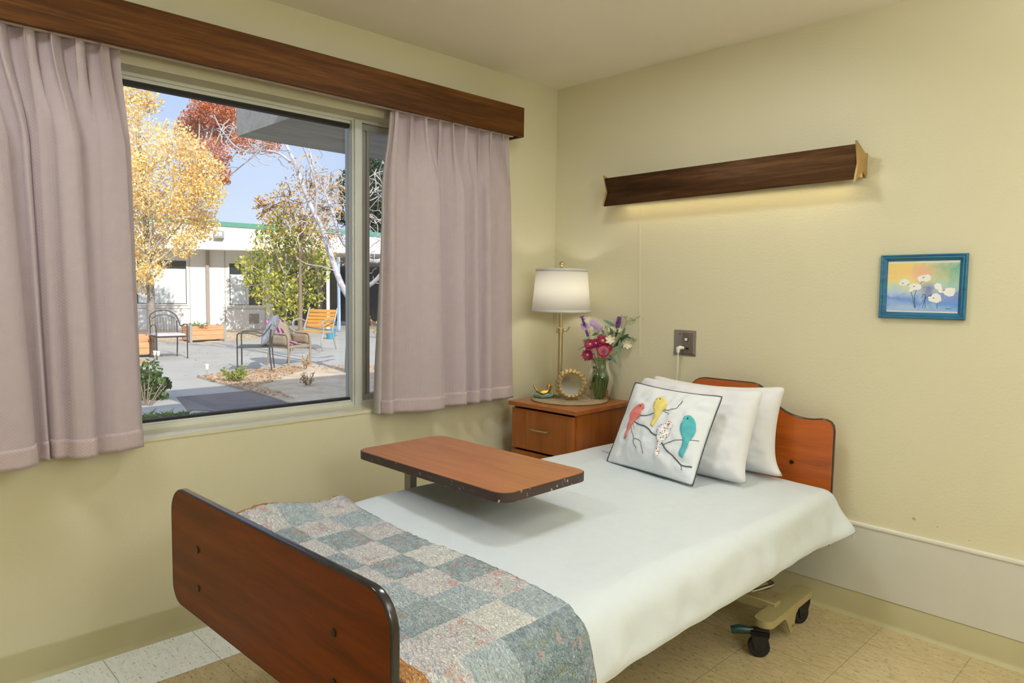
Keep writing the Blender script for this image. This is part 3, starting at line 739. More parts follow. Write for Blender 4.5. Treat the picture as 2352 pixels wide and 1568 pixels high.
# rose
rt = fl_root('rose', 'pink rose with red outer petals at the front of the bouquet', 'flower'); fi += 1
h = V(1386, 806, VD-.055); nn = (TOCAM+Vector((.05,0,.25))).normalized(); stem(rt, h-nn*.01, fi, .003)
ux = nn.orthogonal().normalized(); uy = nn.cross(ux)
def rosepet(mb, a, R, Hh, wd, mi, flare):
    vs = []; fs = []
    for i in range(6):
        for j in range(7):
            u = i/5; v = j/6*2-1; aa = a+v*wd
            r = R*(.45+.55*u)+flare*u*u*u
            hgt = Hh*u*(1-.22*v*v)
            vs.append(h+(ux*math.cos(aa)+uy*math.sin(aa))*r+nn*(hgt-.016))
    for i in range(5):
        for j in range(6): fs.append((i*7+j, i*7+j+1, (i+1)*7+j+1, (i+1)*7+j))
    mb.add(vs, fs, mi, True)
b = MB()
for k in range(5): rosepet(b, 2*PI*k/5+.3, .026, .018, .75, 0, .008)
b.build('outer_petals', M['rosered'], rt)
b = MB()
for (n, R, Hh, wd) in ((5, .022, .023, .75), (5, .0175, .0265, .75), (4, .013, .029, .85), (3, .0085, .030, 1.0), (2, .004, .030, 1.5)):
    for k in range(n): rosepet(b, 2*PI*k/n+R*190, R, Hh, wd, 0, .004)
b.build('inner_petals', M['rose'], rt)
# alstroemeria
for (lab, p, t, dv) in (('white lily-like bloom in the middle of the bouquet above the rose', (1402,781), VD-.04, (-.1,0,.2)), ('white lily-like bloom drooping at the right edge of the bouquet', (1440,790), VD, (.6,-.1,-.25)), ('white lily-like bloom under the right-hand purple spike', (1419,757), VD, (.2,0,.7)), ('white lily-like bloom half hidden behind dark leaves, left of the purple spike', (1406,758), VD+.01, (-.3,0,.6))):
    rt = fl_root('lily_bloom', lab, 'flower', 'white lily-like blooms'); fi += 1
    h = V(*p, t); nn = (TOCAM*.7+Vector(dv)).normalized(); stem(rt, h-nn*.012, fi); b = MB()
    petals(b, h-nn*.008, nn, 6, .026, .008, .75, jit=.05); petals(b, h-nn*.006, nn, 4, .021, .006, 1.1, jit=.1); b.build('flower_head', M['cream'], rt)
# foliage sprigs
def sprig(name, lab, tip, base, leaves, mat, t=VD):
    global fi
    rt = fl_root(name, lab, 'foliage', 'leaf sprigs'); fi += 1
    h = V(*tip, t); stem(rt, h, fi, .0017); b = MB()
    for (a, c, W) in leaves: leafmb(b, V(*a, t), V(*c, t-.01), W)
    b.build('leaves', M[mat], rt); return rt
sprig('leaf_sprig', 'grey-green eucalyptus leaf reaching up left of the right-hand spike', (1402,745), None, [((1412,748),(1385,731),.0095), ((1405,760),(1398,772),.006)], 'euca', VD+.02)
sprig('leaf_sprig', 'dark green leaf sprig between the white blooms and right edge', (1425,765), None, [((1408,768),(1401,750),.009), ((1413,775),(1420,752),.007), ((1418,785),(1445,763),.012), ((1430,770),(1451,775),.006), ((1408,798),(1430,778),.01)], 'leaf')
sprig('leaf_sprig', 'drooping grey-green leaves at the right above the vase rim', (1424,790), None, [((1424,780),(1420,822),.010), ((1428,775),(1436,748),.008), ((1400,815),(1417,833),.010)], 'euca', VD-.02)
sprig('leaf_sprig', 'grey-green leaves in the centre of the bouquet behind the daisies', (1372,770), None, [((1360,770),(1375,763),.008), ((1372,775),(1385,765),.009), ((1352,778),(1340,784),.006), ((1388,768),(1376,745),.006)], 'euca', VD+.02)
sprig('leaf_sprig', 'thin grey leaf pointing out to the left below the asters', (1342,795), None, [((1344,795),(1324,803),.004)], 'euca', VD)
for (lab, pts) in (('seeded eucalyptus sprig reaching far right above the bouquet', ((1440,738,26,18),(1458,735,14,10),(1467,729,8,8),(1432,728,10,8))), ('seeded green sprig behind the asters in the left centre', ((1372,760,22,12),(1385,765,18,10),(1345,782,10,8))), ('seeded green sprig low at the right behind the drooping bloom', ((1445,778,14,8),(1457,780,10,6),(1392,752,8,6)))):
    rt = fl_root('seed_sprig', lab, 'foliage', 'seeded sprigs'); fi += 1
    b = MB(); hs = []
    for (px, py, rx, ry) in pts:
        hs.append(V(px, py, VD+.02))
        for k in range(26): b.ball(V(px+random.gauss(0, rx*.4), py+random.gauss(0, ry*.4), VD+.02+random.uniform(-.03,.03)), random.uniform(.0017,.0028), 5)
    tag(b.build('seeds', M['seed'], rt), kind='stuff'); stem(rt, hs[0], fi, .0014)
    b = MB()
    for q in hs[1:]: b.tube([hs[0], q], .0009, 5)
    b.build('twigs', M['stem'], rt)
# leaves pressed inside the glass
rt = fl_root('leaf_sprig', 'dark wet leaves pressed against the inside of the vase glass', 'foliage', 'leaf sprigs'); b = MB()
for (a, c, W) in (((-.02,-.03,.16),(-.045,-.045,.11),.014), ((.01,-.045,.13),(-.005,-.056,.085),.010), ((.03,-.02,.15),(.045,-.03,.11),.010)): leafmb(b, a, c, W, curl=0)
b.build('leaves', M['leaf'], rt)

# ================================================================== BED
BA = math.radians(2.4)
bed = thing('bed', 'adjustable care bed with cherry head and foot boards', 'bed', (1.158, -.1, 0), BA)
# headboard
half = [(.463, .30), (.463, .77), (.459, .79), (.448, .804), (.432, .811), (.413, .8115), (.38, .806), (.35, .8045), (.32, .807), (.29, .813), (.262, .823), (.235, .838), (.21, .858), (.19, .88), (.173, .90), (.158, .914), (.14, .924), (.12, .929), (.107, .930)]
outl = [(x, z) for x, z in half]+[(-x, z) for x, z in half[::-1]]
def board(name, outl, y0, y1, mat, edge):
    o = D.objects.new(name, None) if False else None
    b = MB(); b.prism(outl, 'xz', y0, y1, 0); q = b.build(name, [mat], bed)
    n = len(outl); e = MB(); w_ = (y1-y0)/2; prof = [(.0002, -w_-.0006), (.002, -w_+.0006), (.0034, -w_*.72), (.0037, -w_*.4), (.0037, w_*.4), (.0034, w_*.72), (.002, w_-.0006), (.0002, w_+.0006), (-.0006, w_+.0006), (-.0006, -w_-.0006)]
    vs = []; fs = []
    for i in range(n):
        d = (Vector((*outl[(i+1) % n], 0))-Vector((*outl[i-1], 0))).normalized(); nx, nz = d.y, -d.x
        if (outl[1][0]-outl[0][0])*0+sum(outl[k][0]*outl[(k+1) % n][1]-outl[(k+1) % n][0]*outl[k][1] for k in range(n)) < 0: nx, nz = -nx, -nz
        for (o_, yy) in prof: vs.append((outl[i][0]+nx*o_, (y0+y1)/2+yy, outl[i][1]+nz*o_))
    P_ = len(prof)
    for i in range(n):
        for k in range(P_): fs.append((i*P_+k, i*P_+(k+1) % P_, ((i+1) % n)*P_+(k+1) % P_, ((i+1) % n)*P_+k))
    e.add(vs, fs, 0, True); e.build('edge_trim', edge, q, sharp=60); return q
hb = board('headboard', outl, -.009, .009, M['cherryhead'], M['edge'])
for x in (-.30, .30):
    b = MB(); b.tube([(x, -.0125, .615), (x, -.008, .615)], .0085, 14); b.build('bolt', M['bolt'], hb)
FY = -2.213
fo = rrect(-.48, .48, .478, .787, .068, 8, .05)
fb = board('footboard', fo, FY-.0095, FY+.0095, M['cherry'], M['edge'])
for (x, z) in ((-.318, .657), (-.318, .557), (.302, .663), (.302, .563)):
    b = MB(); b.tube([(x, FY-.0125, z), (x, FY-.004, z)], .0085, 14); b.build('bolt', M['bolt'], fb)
# frame under the mattress
b = MB(); b.box(-.40, -.36, -2.0, -.03, .38, .43); b.box(.34, .38, -2.0, -.03, .38, .43); b.box(-.40, .38, -2.0, -1.96, .38, .43); b.box(-.40, .38, -.07, -.03, .38, .43); b.box(-.40, .38, -1.2, -1.16, .38, .42)
b.build('bed_frame', M['beigemetal'], bed, bevel=.003)
MB().box(-.42, .40, -2.17, -.05, .432, .545).build('mattress', M['sheet'], bed, bevel=.03)
def caster(root, x, y, steer=0):
    c = D.objects.new('caster', None); COL.objects.link(c); c.parent = root; c.location = (x, y, 0); c.rotation_euler = (0, 0, steer)
    b = MB()
    b.tube([(-.013, 0, .0395), (.013, 0, .0395)], .0385, 30)
    b.build('wheel', M['rubber'], c, bevel=.004)
    b = MB(); b.tube([(-.021,0,.0395),(.021,0,.0395)], .011, 14); b.prism([(-.016,.03),(.016,.03),(.034,.085),(.034,.1),(-.03,.1),(-.03,.085)], 'yz', -.02, -.0145); b.prism([(-.016,.03),(.016,.03),(.034,.085),(.034,.1),(-.03,.1),(-.03,.085)], 'yz', .0145, .02); b.box(-.02, .02, -.03, .034, .082, .1); b.build('fork', M['black'], c)
    return c
# swing arms with twin casters at each end
for (sx, y0, y1, off) in ((1, -.50, -.08, .0), (-1, -.50, -.08, 0), (1, -2.1, -1.7, 0), (-1, -2.1, -1.7, 0)):
    xx = .405*sx
    arm = MB(); arm.prism(rrect(xx-.036, xx+.036, y0, y1, .034, 8), 'xy', .102, .130)
    ao = arm.build('caster_arm', M['beigemetal'], bed, bevel=.007, seg=3)
    b = MB(); xo = xx+.034*1
    b.prism([(y0+.10, .106), (y0+.14, .098), (y0+.165, .075), (y0+.185, .04), (y0+.20, .025), (y0+.22, .025), (y0+.232, .045), (y0+.245, .085), (y0+.28, .106)], 'yz', xx+.028, xx+.034); b.build('bracket', M['beigemetal'], ao)
    b = MB(); b.tube([(xx+.033, y0+.212, .05), (xx+.039, y0+.212, .05)], .006, 10); b.build('axle_bolt', M['chrome'], ao)
    b = MB(); b.box(xx-.03, xx+.02, y0+.13, y0+.2, .085, .103); b.build('block', M['beigemetal'], ao)
    caster(bed, xx+.0, y0-.01, math.radians(-62)); caster(bed, xx+.005, y1-.06, math.radians(-20))
    b = MB(); b.tube([(xx-.02, y0-.02, .093), (xx-.06, y0-.045, .094), (xx-.085, y0-.06, .088)], [.012, .017, .014], 10); b.build('brake_pedal', M['teal'], ao)
for yy in (-.36, -1.95): MB().box(-.42, .40, yy, yy+.05, .105, .145).build('cross_beam', M['beigemetal'], bed, bevel=.005)
b = MB(); b.tube(smooth_path([(-.1,-.16,.165),(.25,-.17,.15),(.30,-.175,.145),(.315,-.20,.142),(.27,-.34,.14)], 6), .0085, 10); b.build('chrome_bar', M['chrome'], bed)
for pp in ([(-.25,-.33,.13),(-.2,-.8,.40)], [(.22,-.33,.13),(.2,-.8,.40)], [(-.25,-1.92,.13),(-.2,-1.4,.40)], [(.22,-1.92,.13),(.2,-1.4,.40)]): MB().tube(pp, .02, 8).build('lift_arm', M['beigemetal'], bed)

# ---- bedding surface shared by sheet and quilt
AMAX = math.radians(80)
def top_z(x, y):
    return .576-.045*x*(1-.0*y)-.012*sstep(-.9, .05, y)*(1 if x < 0 else .3)
def edge_of(s, y):
    k = sstep(-1.5, -.35, y)
    return (lerp(.385, .452, k), lerp(.095, .052, k)) if s > 0 else (lerp(.52, .485, k), .095)
def across(s, y=-2):
    sg = 1 if s > 0 else -1; f, rad = edge_of(s, y); a = abs(s)
    if a <= f: return s, 0.0
    L = rad*AMAX
    if a <= f+L:
        t = (a-f)/rad; return sg*(f+rad*math.sin(t)), rad*(1-math.cos(t))
    d = a-f-L
    return sg*(f+rad*math.sin(AMAX)+d*math.cos(AMAX)), rad*(1-math.cos(AMAX))+d*math.sin(AMAX)
def bed_pt(s, y, lift=0.0, wr=1.0):
    x, dz = across(s, y=y)
    z = top_z(max(-.5, min(.5, x)), y)-dz
    if lift:
        sg = 1 if s > 0 else -1; f, rd = edge_of(s, y)
        t = max(0, min(AMAX, (abs(s)-f)/rd)); x += sg*lift*math.sin(t); z += lift*math.cos(t)
    k = sstep(.03, .16, dz)
    if s > 0:
        fl = (1-.8*sstep(.11, .175, dz))*(.006*math.sin(y*7+.6)*k+.008*math.sin(y*19+1.7+3*dz+2*math.sin(y*5))*k*wr+.006*math.sin(y*43-6*dz)*k*wr+.014*noise.noise((y*6, dz*9+y*3, 2))*k)-.028*sstep(.15, .215, dz)
        x += fl+.05*math.exp(-((y+.06)/.15)**2)*k
    else: x -= .01*math.sin(y*14)*k
    z += (.004*noise.noise((x*5, y*4, 1))+.0022*noise.noise((x*16, y*6, 7)))*(1-k)*wr
    return Vector((x, y, z))
SL, SR, SY0, SY1 = -.655, .625, -2.19, .075
def sheet_pt(u, v):
    y = lerp(SY0, SY1, v)
    ef, er = edge_of(1, y); hem = ef+er*AMAX+(.178-.03*sstep(-.22, 0, y)+.008*noise.noise((y*2.2, 0, 4))-er*(1-math.cos(AMAX)))/math.sin(AMAX)
    s = lerp(lerp(-.565, SL, sstep(-2.1, -1.75, y)), hem, u)
    # tail of the sheet folding down behind the head end
    yb = y; dy = 0
    y_edge = -.045; 
    if y > y_edge-.06:
        d = y-(y_edge-.06); r = .06
        if d < r*PI/2: yb = y_edge-.06+r*math.sin(d/r); dy = r*(1-math.cos(d/r))
        else: yb = y_edge; dy = r+(d-r*PI/2)
    p = bed_pt(s, yb); zz = top_z(max(-.5, min(.5, p.x)), yb); dr = zz-p.z; tot = math.hypot(dr, dy) if dr > 0 else dy; p.z = zz-min(tot, .182) if dy > 0 else p.z
    return p
b = MB(); b.grid(sheet_pt, 150, 190); sh = b.build('bed_sheet', M['sheet'], None, recalc=True, sharp=None)
sh.location = bed.location; sh.rotation_euler = (0, 0, BA)
tag(sh, 'white bed sheet spread over the mattress and hanging at the side', 'sheet')

# ---- patchwork quilt
QL, QR = -.60, .622
cols = ['O','P','L','P','S','C','S','P','L','D','O']
row = {0: 'OPLPSCSPLDO', 1: 'OLPSPSPLCDO', 2: 'OPSPSPLSPLO', 3: 'OLPLPSPSPPO', 4: 'OOOOOOOOOOO'}
keys = ['O', 'P', 'L', 'S', 'C', 'D']; qm = [M['q_orange'], M['q_pale'], M['q_light'], M['q_slate'], M['q_cream'], M['q_slated']]
sb = [QL, QL+.045]+[QL+.045+.1205*k for k in range(1, 9)]+[QR-.042, QR]
yb = [-1.645, -1.765, -1.885, -2.005, -2.095, -2.14]
b = MB(); sub = 13
for r in range(5):
    for c in range(11):
        s0, s1 = sb[c], sb[c+1]; y0, y1 = yb[r], yb[r+1]
        nu = sub if s1-s0 > .08 else 4
        def fn(u, v):
            y = lerp(y0, y1, v); s = lerp(s0, s1, u)
            skew = .02*(s/.6)
            p = bed_pt(s, min(-1.5, y+skew*.6+(.01*math.sin(s*9))*(1 if r == 0 and v < .01 else 0)), .012, .5)
            nz_ = .0042*noise.noise((p.x*42, p.y*60, 3))+.0035*noise.noise((p.x*95, p.y*130, 9)); p.z += nz_; p.x += nz_*(1 if s > .4 else 0)
            if s < -.44: kq = sstep(.44, .60, -s); p.z += (.018*math.sin((y+1.60)*15)+.042)*kq
            return p
        b.grid(fn, nu, sub, keys.index(row[r][c]))
bmq = b.mesh('quilt', qm, False, None)
bmx = bmesh.new(); bmx.from_mesh(bmq); bmesh.ops.remove_doubles(bmx, verts=bmx.verts, dist=.0025); bmesh.ops.recalc_face_normals(bmx, faces=bmx.faces); bmx.to_mesh(bmq); bmx.free()
qo = D.objects.new('quilt', bmq); COL.objects.link(qo); qo.location = bed.location; qo.rotation_euler = (0, 0, BA)
q = qo.modifiers.new('solid', 'SOLIDIFY'); q.thickness = .007; q.offset = -1
tag(qo, 'folded patchwork quilt with orange border laid across the foot of the bed', 'quilt')

# ---- pillows
def pillow_pt(a, h, T, u, v, side, seed, pinch=.05, wr=1.0, ex=4, pw=.55, kb=1.0):
    k = pinch
    x = a*u*(1-k*.5*(1-v*v)*abs(u)); z = h*v*(1-k*(kb if v < 0 else 1)*(1-u*u)*abs(v))
    cr_ = min(abs(u), abs(v)); cu = max(0, cr_-.86)/.14; rc_ = .035 if ex > 3 else .012; x -= math.copysign(a*rc_*cu*cu, u); z -= math.copysign(h*rc_*cu*cu, v)
    t = T*(max(0, (1-abs(u)**ex)*(1-abs(v)**ex)))**pw
    t *= 1+.10*noise.noise((u*1.6, v*1.6, seed))
    e = max(abs(u), abs(v)); f = (1-e)
    wk = .009*noise.noise((u*4, v*4, seed+5))+.006*noise.noise((u*8+v*4, v*7-u*5, seed+9))+.004*noise.noise((u*16, v*5, seed+2))
    y = side*(t*.5+wk*wr*min(1, f*5)*(1 if t > 0 else 0))
    return Vector((x, y, z))
def make_pillow(name, label, loc, rz, lean, a, h, T, seed, mat, cat='pillow', twist=0, pinch=.05, ear=0, ex=4, pw=.55, kb=.2, ear2=0):
    rt = thing(name, label, cat, loc, rz); rt.rotation_euler = (-lean, twist, rz)
    b = MB()
    for side in (-1, 1): b.grid(lambda p, q: pillow_pt(a, h, T, p*2-1, q*2-1, side, seed, pinch, 1.0, ex, pw, kb)+Vector((-ear*max(0, 1-2*q)**4*max(0, 1-2*p)**2+ear2*max(0, 1-2*q)**5*max(0, 2*p-1)**2, 0, h)), 44, 44, 0, side > 0)
    me = b.mesh(name, mat, False, None); bm_ = bmesh.new(); bm_.from_mesh(me); bmesh.ops.remove_doubles(bm_, verts=bm_.verts, dist=.0006); bmesh.ops.recalc_face_normals(bm_, faces=bm_.faces); bm_.to_mesh(me); bm_.free()
    o = D.objects.new('cover', me); COL.objects.link(o); o.parent = rt; return rt
PZ = .58
bp = make_pillow('throw_pillow', 'white square throw pillow with coloured birds on branches, front of the bed', (1.085, -.605, PZ), math.radians(-4), math.radians(27), .222, .188, .15, 3.3, M['cushion'], 'cushion', math.radians(1.0), .06, ex=2.4, pw=.8, kb=.5)
p2 = make_pillow('pillow', 'cream bed pillow leaning directly behind the bird throw pillow', (1.135, -.46, PZ), math.radians(1), math.radians(24), .29, .192, .15, 8.1, M['pillow'], ear=.13, pinch=.07, ear2=.02)
p3 = make_pillow('pillow', 'cream bed pillow standing rearmost against the headboard', (1.145, -.25, PZ-.008), math.radians(2.5), math.radians(11), .315, .185, .15, 15.7, M['pillow'], twist=math.radians(-1.0), pinch=.14, ear2=.035)
# piping round the bird pillow
b = MB(); a_, h_ = .222, .188; pts = []
for k in range(96):
    t = k/96*4; s_ = int(t); f = (t-s_)*2-1
    u, v = ((f, -1), (1, f), (-f, 1), (-1, -f))[s_]
    q = pillow_pt(a_, h_, .15, u, v, -1, 3.3, .06, 1, 2.4, .8, .5); q.z += h_; q.x *= 1.004; pts.append(q)
b.tube(pts, .0024, 6, closed=True); b.build('piping', M['piping'], bp)
# birds and branches sewn and printed on the front, read off in the pillow's own u,v
QUAD = [(-1, -1, 1402, 1070), (1, -1, 1592, 1121), (1, 1, 1665, 914), (-1, 1, 1466, 887)]
def homog():
    A = []; B = []
    for (u, v, x, y) in QUAD:
        A.append([x, y, 1, 0, 0, 0, -u*x, -u*y]); B.append(u); A.append([0, 0, 0, x, y, 1, -v*x, -v*y]); B.append(v)
    return np.append(np.linalg.solve(np.array(A), np.array(B)), 1).reshape(3, 3)
HM = homog()
BPM = Matrix.Translation(bp.location) @ bp.rotation_euler.to_matrix().to_4x4()
def see(p):
    d = np.array(BPM @ p)-CAM; z = d@CF; return np.array([1176+FPX*(d@CR)/z, 784-FPX*(d@CU)/z])
def puv(cx, cy):   # the point of the bulging cover that lies on this sight line
    t = np.array([1390+cx*.16584, 870+cy*.16584]); q = HM @ np.append(t, 1); w = np.array([q[0]/q[2], q[1]/q[2]])
    for it in range(8):
        f = see(onp(w[0], w[1], 0))-t; h = .01
        J = np.array([(see(onp(w[0]+h, w[1], 0))-see(onp(w[0]-h, w[1], 0)))/(2*h), (see(onp(w[0], w[1]+h, 0))-see(onp(w[0], w[1]-h, 0)))/(2*h)]).T
        w = np.clip(w-.8*np.linalg.solve(J+np.eye(2)*1e-6, f), -.97, .97)
    if np.abs(see(onp(w[0], w[1], 0))-t).max() > 3: w = np.clip([q[0]/q[2], q[1]/q[2]], -.97, .97)
    return w[0], w[1]
def onp(u, v, off):
    u = max(-.995, min(.995, u)); v = max(-.995, min(.995, v))
    q = pillow_pt(a_, h_, .15, u, v, -1, 3.3, .06, 1, 2.4, .8, .5); q.z += h_; q.y -= off; return q
def applique(name, poly, mat, off=.0025, label=None):
    uv = [puv(*p) for p in poly]
    uv = [(p.x, p.y) for p in smooth_path([(x, y, 0) for x, y in uv], 3, True)]
    bm_ = bmesh.new(); vs = [bm_.verts.new((x, y, 0)) for x, y in uv]
    f = bm_.faces.new(vs); bmesh.ops.triangulate(bm_, faces=[f])
    for it in range(4):
        long = [e for e in bm_.edges if e.calc_length() > .07]
        if not long: break
        bmesh.ops.subdivide_edges(bm_, edges=long, cuts=1); bmesh.ops.triangulate(bm_, faces=bm_.faces[:])
    for v_ in bm_.verts: v_.co = onp(v_.co.x, v_.co.y, off)
    for f in bm_.faces: f.smooth = True
    bmesh.ops.recalc_face_normals(bm_, faces=bm_.faces)
    me = D.meshes.new(name); bm_.to_mesh(me); bm_.free(); me.materials.append(mat)
    o = D.objects.new(name, me); COL.objects.link(o); o.parent = bp
    q = o.modifiers.new('solid', 'SOLIDIFY'); q.thickness = .002; q.offset = 0
    if label: o['label'] = label
    return o
birds = [('coral', [(525,342),(545,355),(543,400),(520,420),(500,460),(485,510),(440,560),(395,600),(360,660),(325,720),(305,775),(290,810),(270,832),(268,815),(290,740),(310,670),(330,600),(345,520),(365,460),(400,410),(450,370),(490,348)], 'coral felt bird', (497,378)),
 ('yellowf', [(800,250),(830,275),(855,320),(858,370),(840,410),(810,435),(780,470),(750,520),(720,570),(690,620),(665,665),(655,652),(628,640),(645,590),(675,510),(690,460),(675,420),(672,370),(690,320),(718,290),(708,283),(740,262)], 'yellow felt bird', (767,285)),
 ('floralf', [(905,585),(930,600),(935,630),(958,645),(925,665),(905,720),(880,780),(845,830),(800,870),(780,890),(770,920),(755,980),(740,1050),(720,1060),(680,1085),(695,1000),(710,930),(720,870),(712,800),(715,730),(740,670),(790,630),(850,600)], 'floral print bird', (890,632)),
 ('aqua', [(1160,507),(1200,520),(1240,570),(1262,630),(1262,700),(1240,770),(1200,830),(1170,860),(1150,920),(1120,990),(1085,1085),(1065,1090),(1030,1060),(1025,1030),(1050,960),(1075,880),(1080,830),(1055,760),(1043,690),(1055,620),(1090,570),(1083,548),(1110,520)], 'aqua felt bird', (1150,552))]
eyeM = fabric('eye_stitch', '4d4a48')
for (mk, poly, lab, eye) in birds:
    o = applique('bird', poly, M[mk], .0035, lab)
    u, v = puv(*eye); c = onp(u, v, .0048); b = MB(); b.ball(c, .0042, 10, 0, (1, .35, 1)); b.build('eye', eyeM, o)
brs = [([(330,585),(400,590),(460,625),(540,650),(600,690),(650,750),(710,790),(780,880),(820,950),(860,1000),(950,1080),(1045,1185),(1110,1210),(1205,1222)], .0032),
 ([(485,505),(580,505),(680,470)], .0024), ([(810,430),(900,425),(985,410),(1030,360),(1075,305)], .0018), ([(800,445),(840,460),(885,485)], .0014), ([(810,910),(880,880),(960,848),(1070,845),(1180,850),(1305,862)], .0016),
 ([(390,610),(395,650),(405,695)], .001), ([(360,670),(375,740),(395,825),(390,880),(435,965)], .0014), ([(395,825),(450,835),(490,870),(505,950),(525,1035)], .0014), ([(1045,1185),(1060,1230),(1055,1270)], .0013)]
b = MB()
for pts, wd in brs:
    P3 = smooth_path([Vector((*puv(*p), 0)) for p in pts], 5); vs = []; fs = []
    for i, p in enumerate(P3):
        d = (P3[min(i+1, len(P3)-1)]-P3[max(i-1, 0)]); d.normalize(); e = Vector((-d.y, d.x, 0))*wd/.22
        for sg in (-1, 1): vs.append(onp(p.x+e.x*sg, p.y+e.y*sg, .0016))
    for i in range(len(P3)-1): fs.append((2*i, 2*i+1, 2*i+3, 2*i+2))
    b.add(vs, fs, 0, True)
b.build('branch_print', M['branch'], bp, sharp=None)

# ================================================================== OVERBED TABLE
ot = thing('overbed_table', 'wheeled overbed table with worn brown edge reaching over the bed', 'table', (.875, -1.395, 0), math.radians(1.2))
TZ = .725
to = rrect(-.385, .385, -.198, .198, .045, 8)
b = MB(); b.prism(to, 'xy', TZ-.004, TZ, 0); tt = b.build('tabletop', M['tabletop'], ot)
b = MB(); b.prism(rrect(-.388, .388, -.201, .201, .047, 8), 'xy', TZ-.03, TZ-.0015, 0); b.build('edge_band', M['edge_scuff'], tt, bevel=.004)
b = MB(); b.box(-.345, -.305, -.012, .02, .08, TZ-.05); b.build('column', M['steel'], ot, bevel=.004)
b = MB(); b.box(-.36, -.1, -.05, .06, TZ-.05, TZ-.031); b.build('support_plate', M['steel'], ot, bevel=.003)
b = MB(); b.box(-.35, -.30, -.24, .26, .055, .085); b.box(-.3, .25, -.24, -.20, .055, .08); b.box(-.3, .25, .22, .26, .055, .08); b.build('base', M['steel'], ot, bevel=.004)
for (x, y) in ((-.315, -.22), (-.315, .24), (.22, -.22), (.22, .24)):
    b = MB(); b.tube([(x-.012, y, .0255), (x+.012, y, .0255)], .025, 16); b.box(x-.015, x+.015, y-.012, y+.012, .03, .056); b.build('caster', M['black'], ot)
# ================================================================== OUTDOORS: THE COURTYARD
ZG = -.09
def conc(name, a, b_, sc_=6):
    t = NT(name); n = t.noise(t.coord(), sc_, 5, .6); n2 = t.noise(t.coord(), sc_*12, 3)
    t.base(t.ramp(t.math('ADD', t.math('MULTIPLY', n, .7), t.math('MULTIPLY', n2, .3)), [(.35, a), (.65, b_)]), .85); t.bump(n2, .2, .01); return t.m
M['concrete'] = conc('concrete', '9d9a95', 'aaa7a1', 1.2)
M['shaded_concrete'] = conc('dark_shaded_path', '65605f', '757070', 3)
M['soil'] = conc('dry_soil', 'ab977f', 'cdbba3', 4)
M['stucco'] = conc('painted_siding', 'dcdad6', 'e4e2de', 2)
M['shadewall'] = conc('shaded_siding', '8d8b88', '9c9a96', 2)  # siding colour darkened for the shade under the porch roof
M['soffit'] = wood('weathered_soffit', '86837d', '9d9a93', 'aeaba4', 'y', .5, .8, 10)
M['fasciaw'] = conc('white_fascia', 'd9d8d4', 'e3e2de', 3)
M['green'] = simple('green_metal_edge', '4f8f80', .5)
M['darkglass'] = simple('dark_window', '2c3238', .12, var=.15)
M['darkscreen'] = simple('dark_screen', '45464f', .6, var=.15, scale=5)
M['winc'] = simple('net_curtain', 'cfd6d8', .8, var=.03)
M['pipe'] = simple('downspout', '9b8f86', .6)
M['iron'] = simple('black_wrought_iron', '33373b', .45)
M['wickr'] = simple('brown_wicker', '8d7f6c', .7, var=.3, scale=60, bump=.5)
M['slat'] = wood('oiled_slat', 'b47a30', 'cf9440', 'dba653', 'x', 1, .5, 8)
M['galv'] = simple('grey_bench_metal', 'a5a8a2', .4, .4)
M['redwood'] = wood('redwood_plank', 'b9784f', 'd2946b', 'dca37c', 'x', 1, .7, 9)
M['silver'] = simple('silver_cushion', 'a6abb4', .3, .5, var=.35, scale=25, bump=.6)
M['pad'] = simple('lilac_seat_pad', 'c3b8c2', .85)
M['pink'] = simple('pink_towel', 'b56a96', .9, var=.2, scale=15)
M['navy'] = simple('dark_towel_stripe', '3a3044', .9)
M['bucket'] = simple('blue_plastic', '3d8fae', .4)
M['blue'] = simple('blue_cloth', '9db4d0', .8, var=.15)
M['bark'] = conc('grey_bark', '6f675f', '9a928a', 14)
M['birch'] = conc('pale_birch_bark', '8d8990', 'c6c3c8', 9)
M['twig'] = simple('pale_twig', 'b3aaa6', .8)
M['dtwig'] = simple('brown_twig', '7a6a5c', .8)
def leafm(name, c, tr=.35):
    t = NT(name); t.base(c, .6, 0, .25); tl = t.node('ShaderNodeBsdfTranslucent'); tl.inputs[0].default_value = lin(c)
    mx = t.node('ShaderNodeMixShader'); mx.inputs[0].default_value = tr
    t.link(t.b.outputs[0], mx.inputs[1]); t.link(tl.outputs[0], mx.inputs[2]); t.link(mx.outputs[0], t.out.inputs['Surface']); return t.m
LM = {k: leafm('leaf_'+k, c) for k, c in dict(y1='efd587', y2='e4b866', y3='f4e3b0', r1='cc6f44', r2='dc9560', r3='b96246', g1='8b9c3c', g2='6a8134', g3='b3b548', o1='c08a4a', o2='a9793f', e1='3f5138', e2='56684a', e3='2f3d2c', p1='5e7a42', p2='8aa75a', p3='46603a', d1='c79c70', d2='dab78d', d3='a37c58').items()}
def slab(name, pts, z0, z1, mat):
    b = MB(); b.prism([(p.x, p.y) for p in pts], 'xy', z0, z1); return struct(b.build(name, mat))
struct(MB().box(-60, -.2, -40, 60, ZG-.2, ZG).build('trim_4', M['concrete']).data and D.objects['trim_4'])
D.objects['trim_4'].name = 'courtyard_paving'
slab('soil_bed', [gp(*p) for p in [(452,866),(480,863),(545,851),(600,852),(690,839),(760,842),(905,836),(1000,960),(760,985),(672,930),(598,905),(540,890)]], ZG-.02, ZG+.02, M['soil'])
slab('soil_bed', [gp(*p) for p in [(230,812),(318,822),(352,832),(335,850),(318,905),(250,990),(120,930)]], ZG-.02, ZG+.02, M['soil'])
slab('soil_bed', [gp(*p) for p in [(250,776),(420,786),(500,784),(640,770),(640,752),(250,752)]], ZG-.02, ZG+.015, M['soil'])
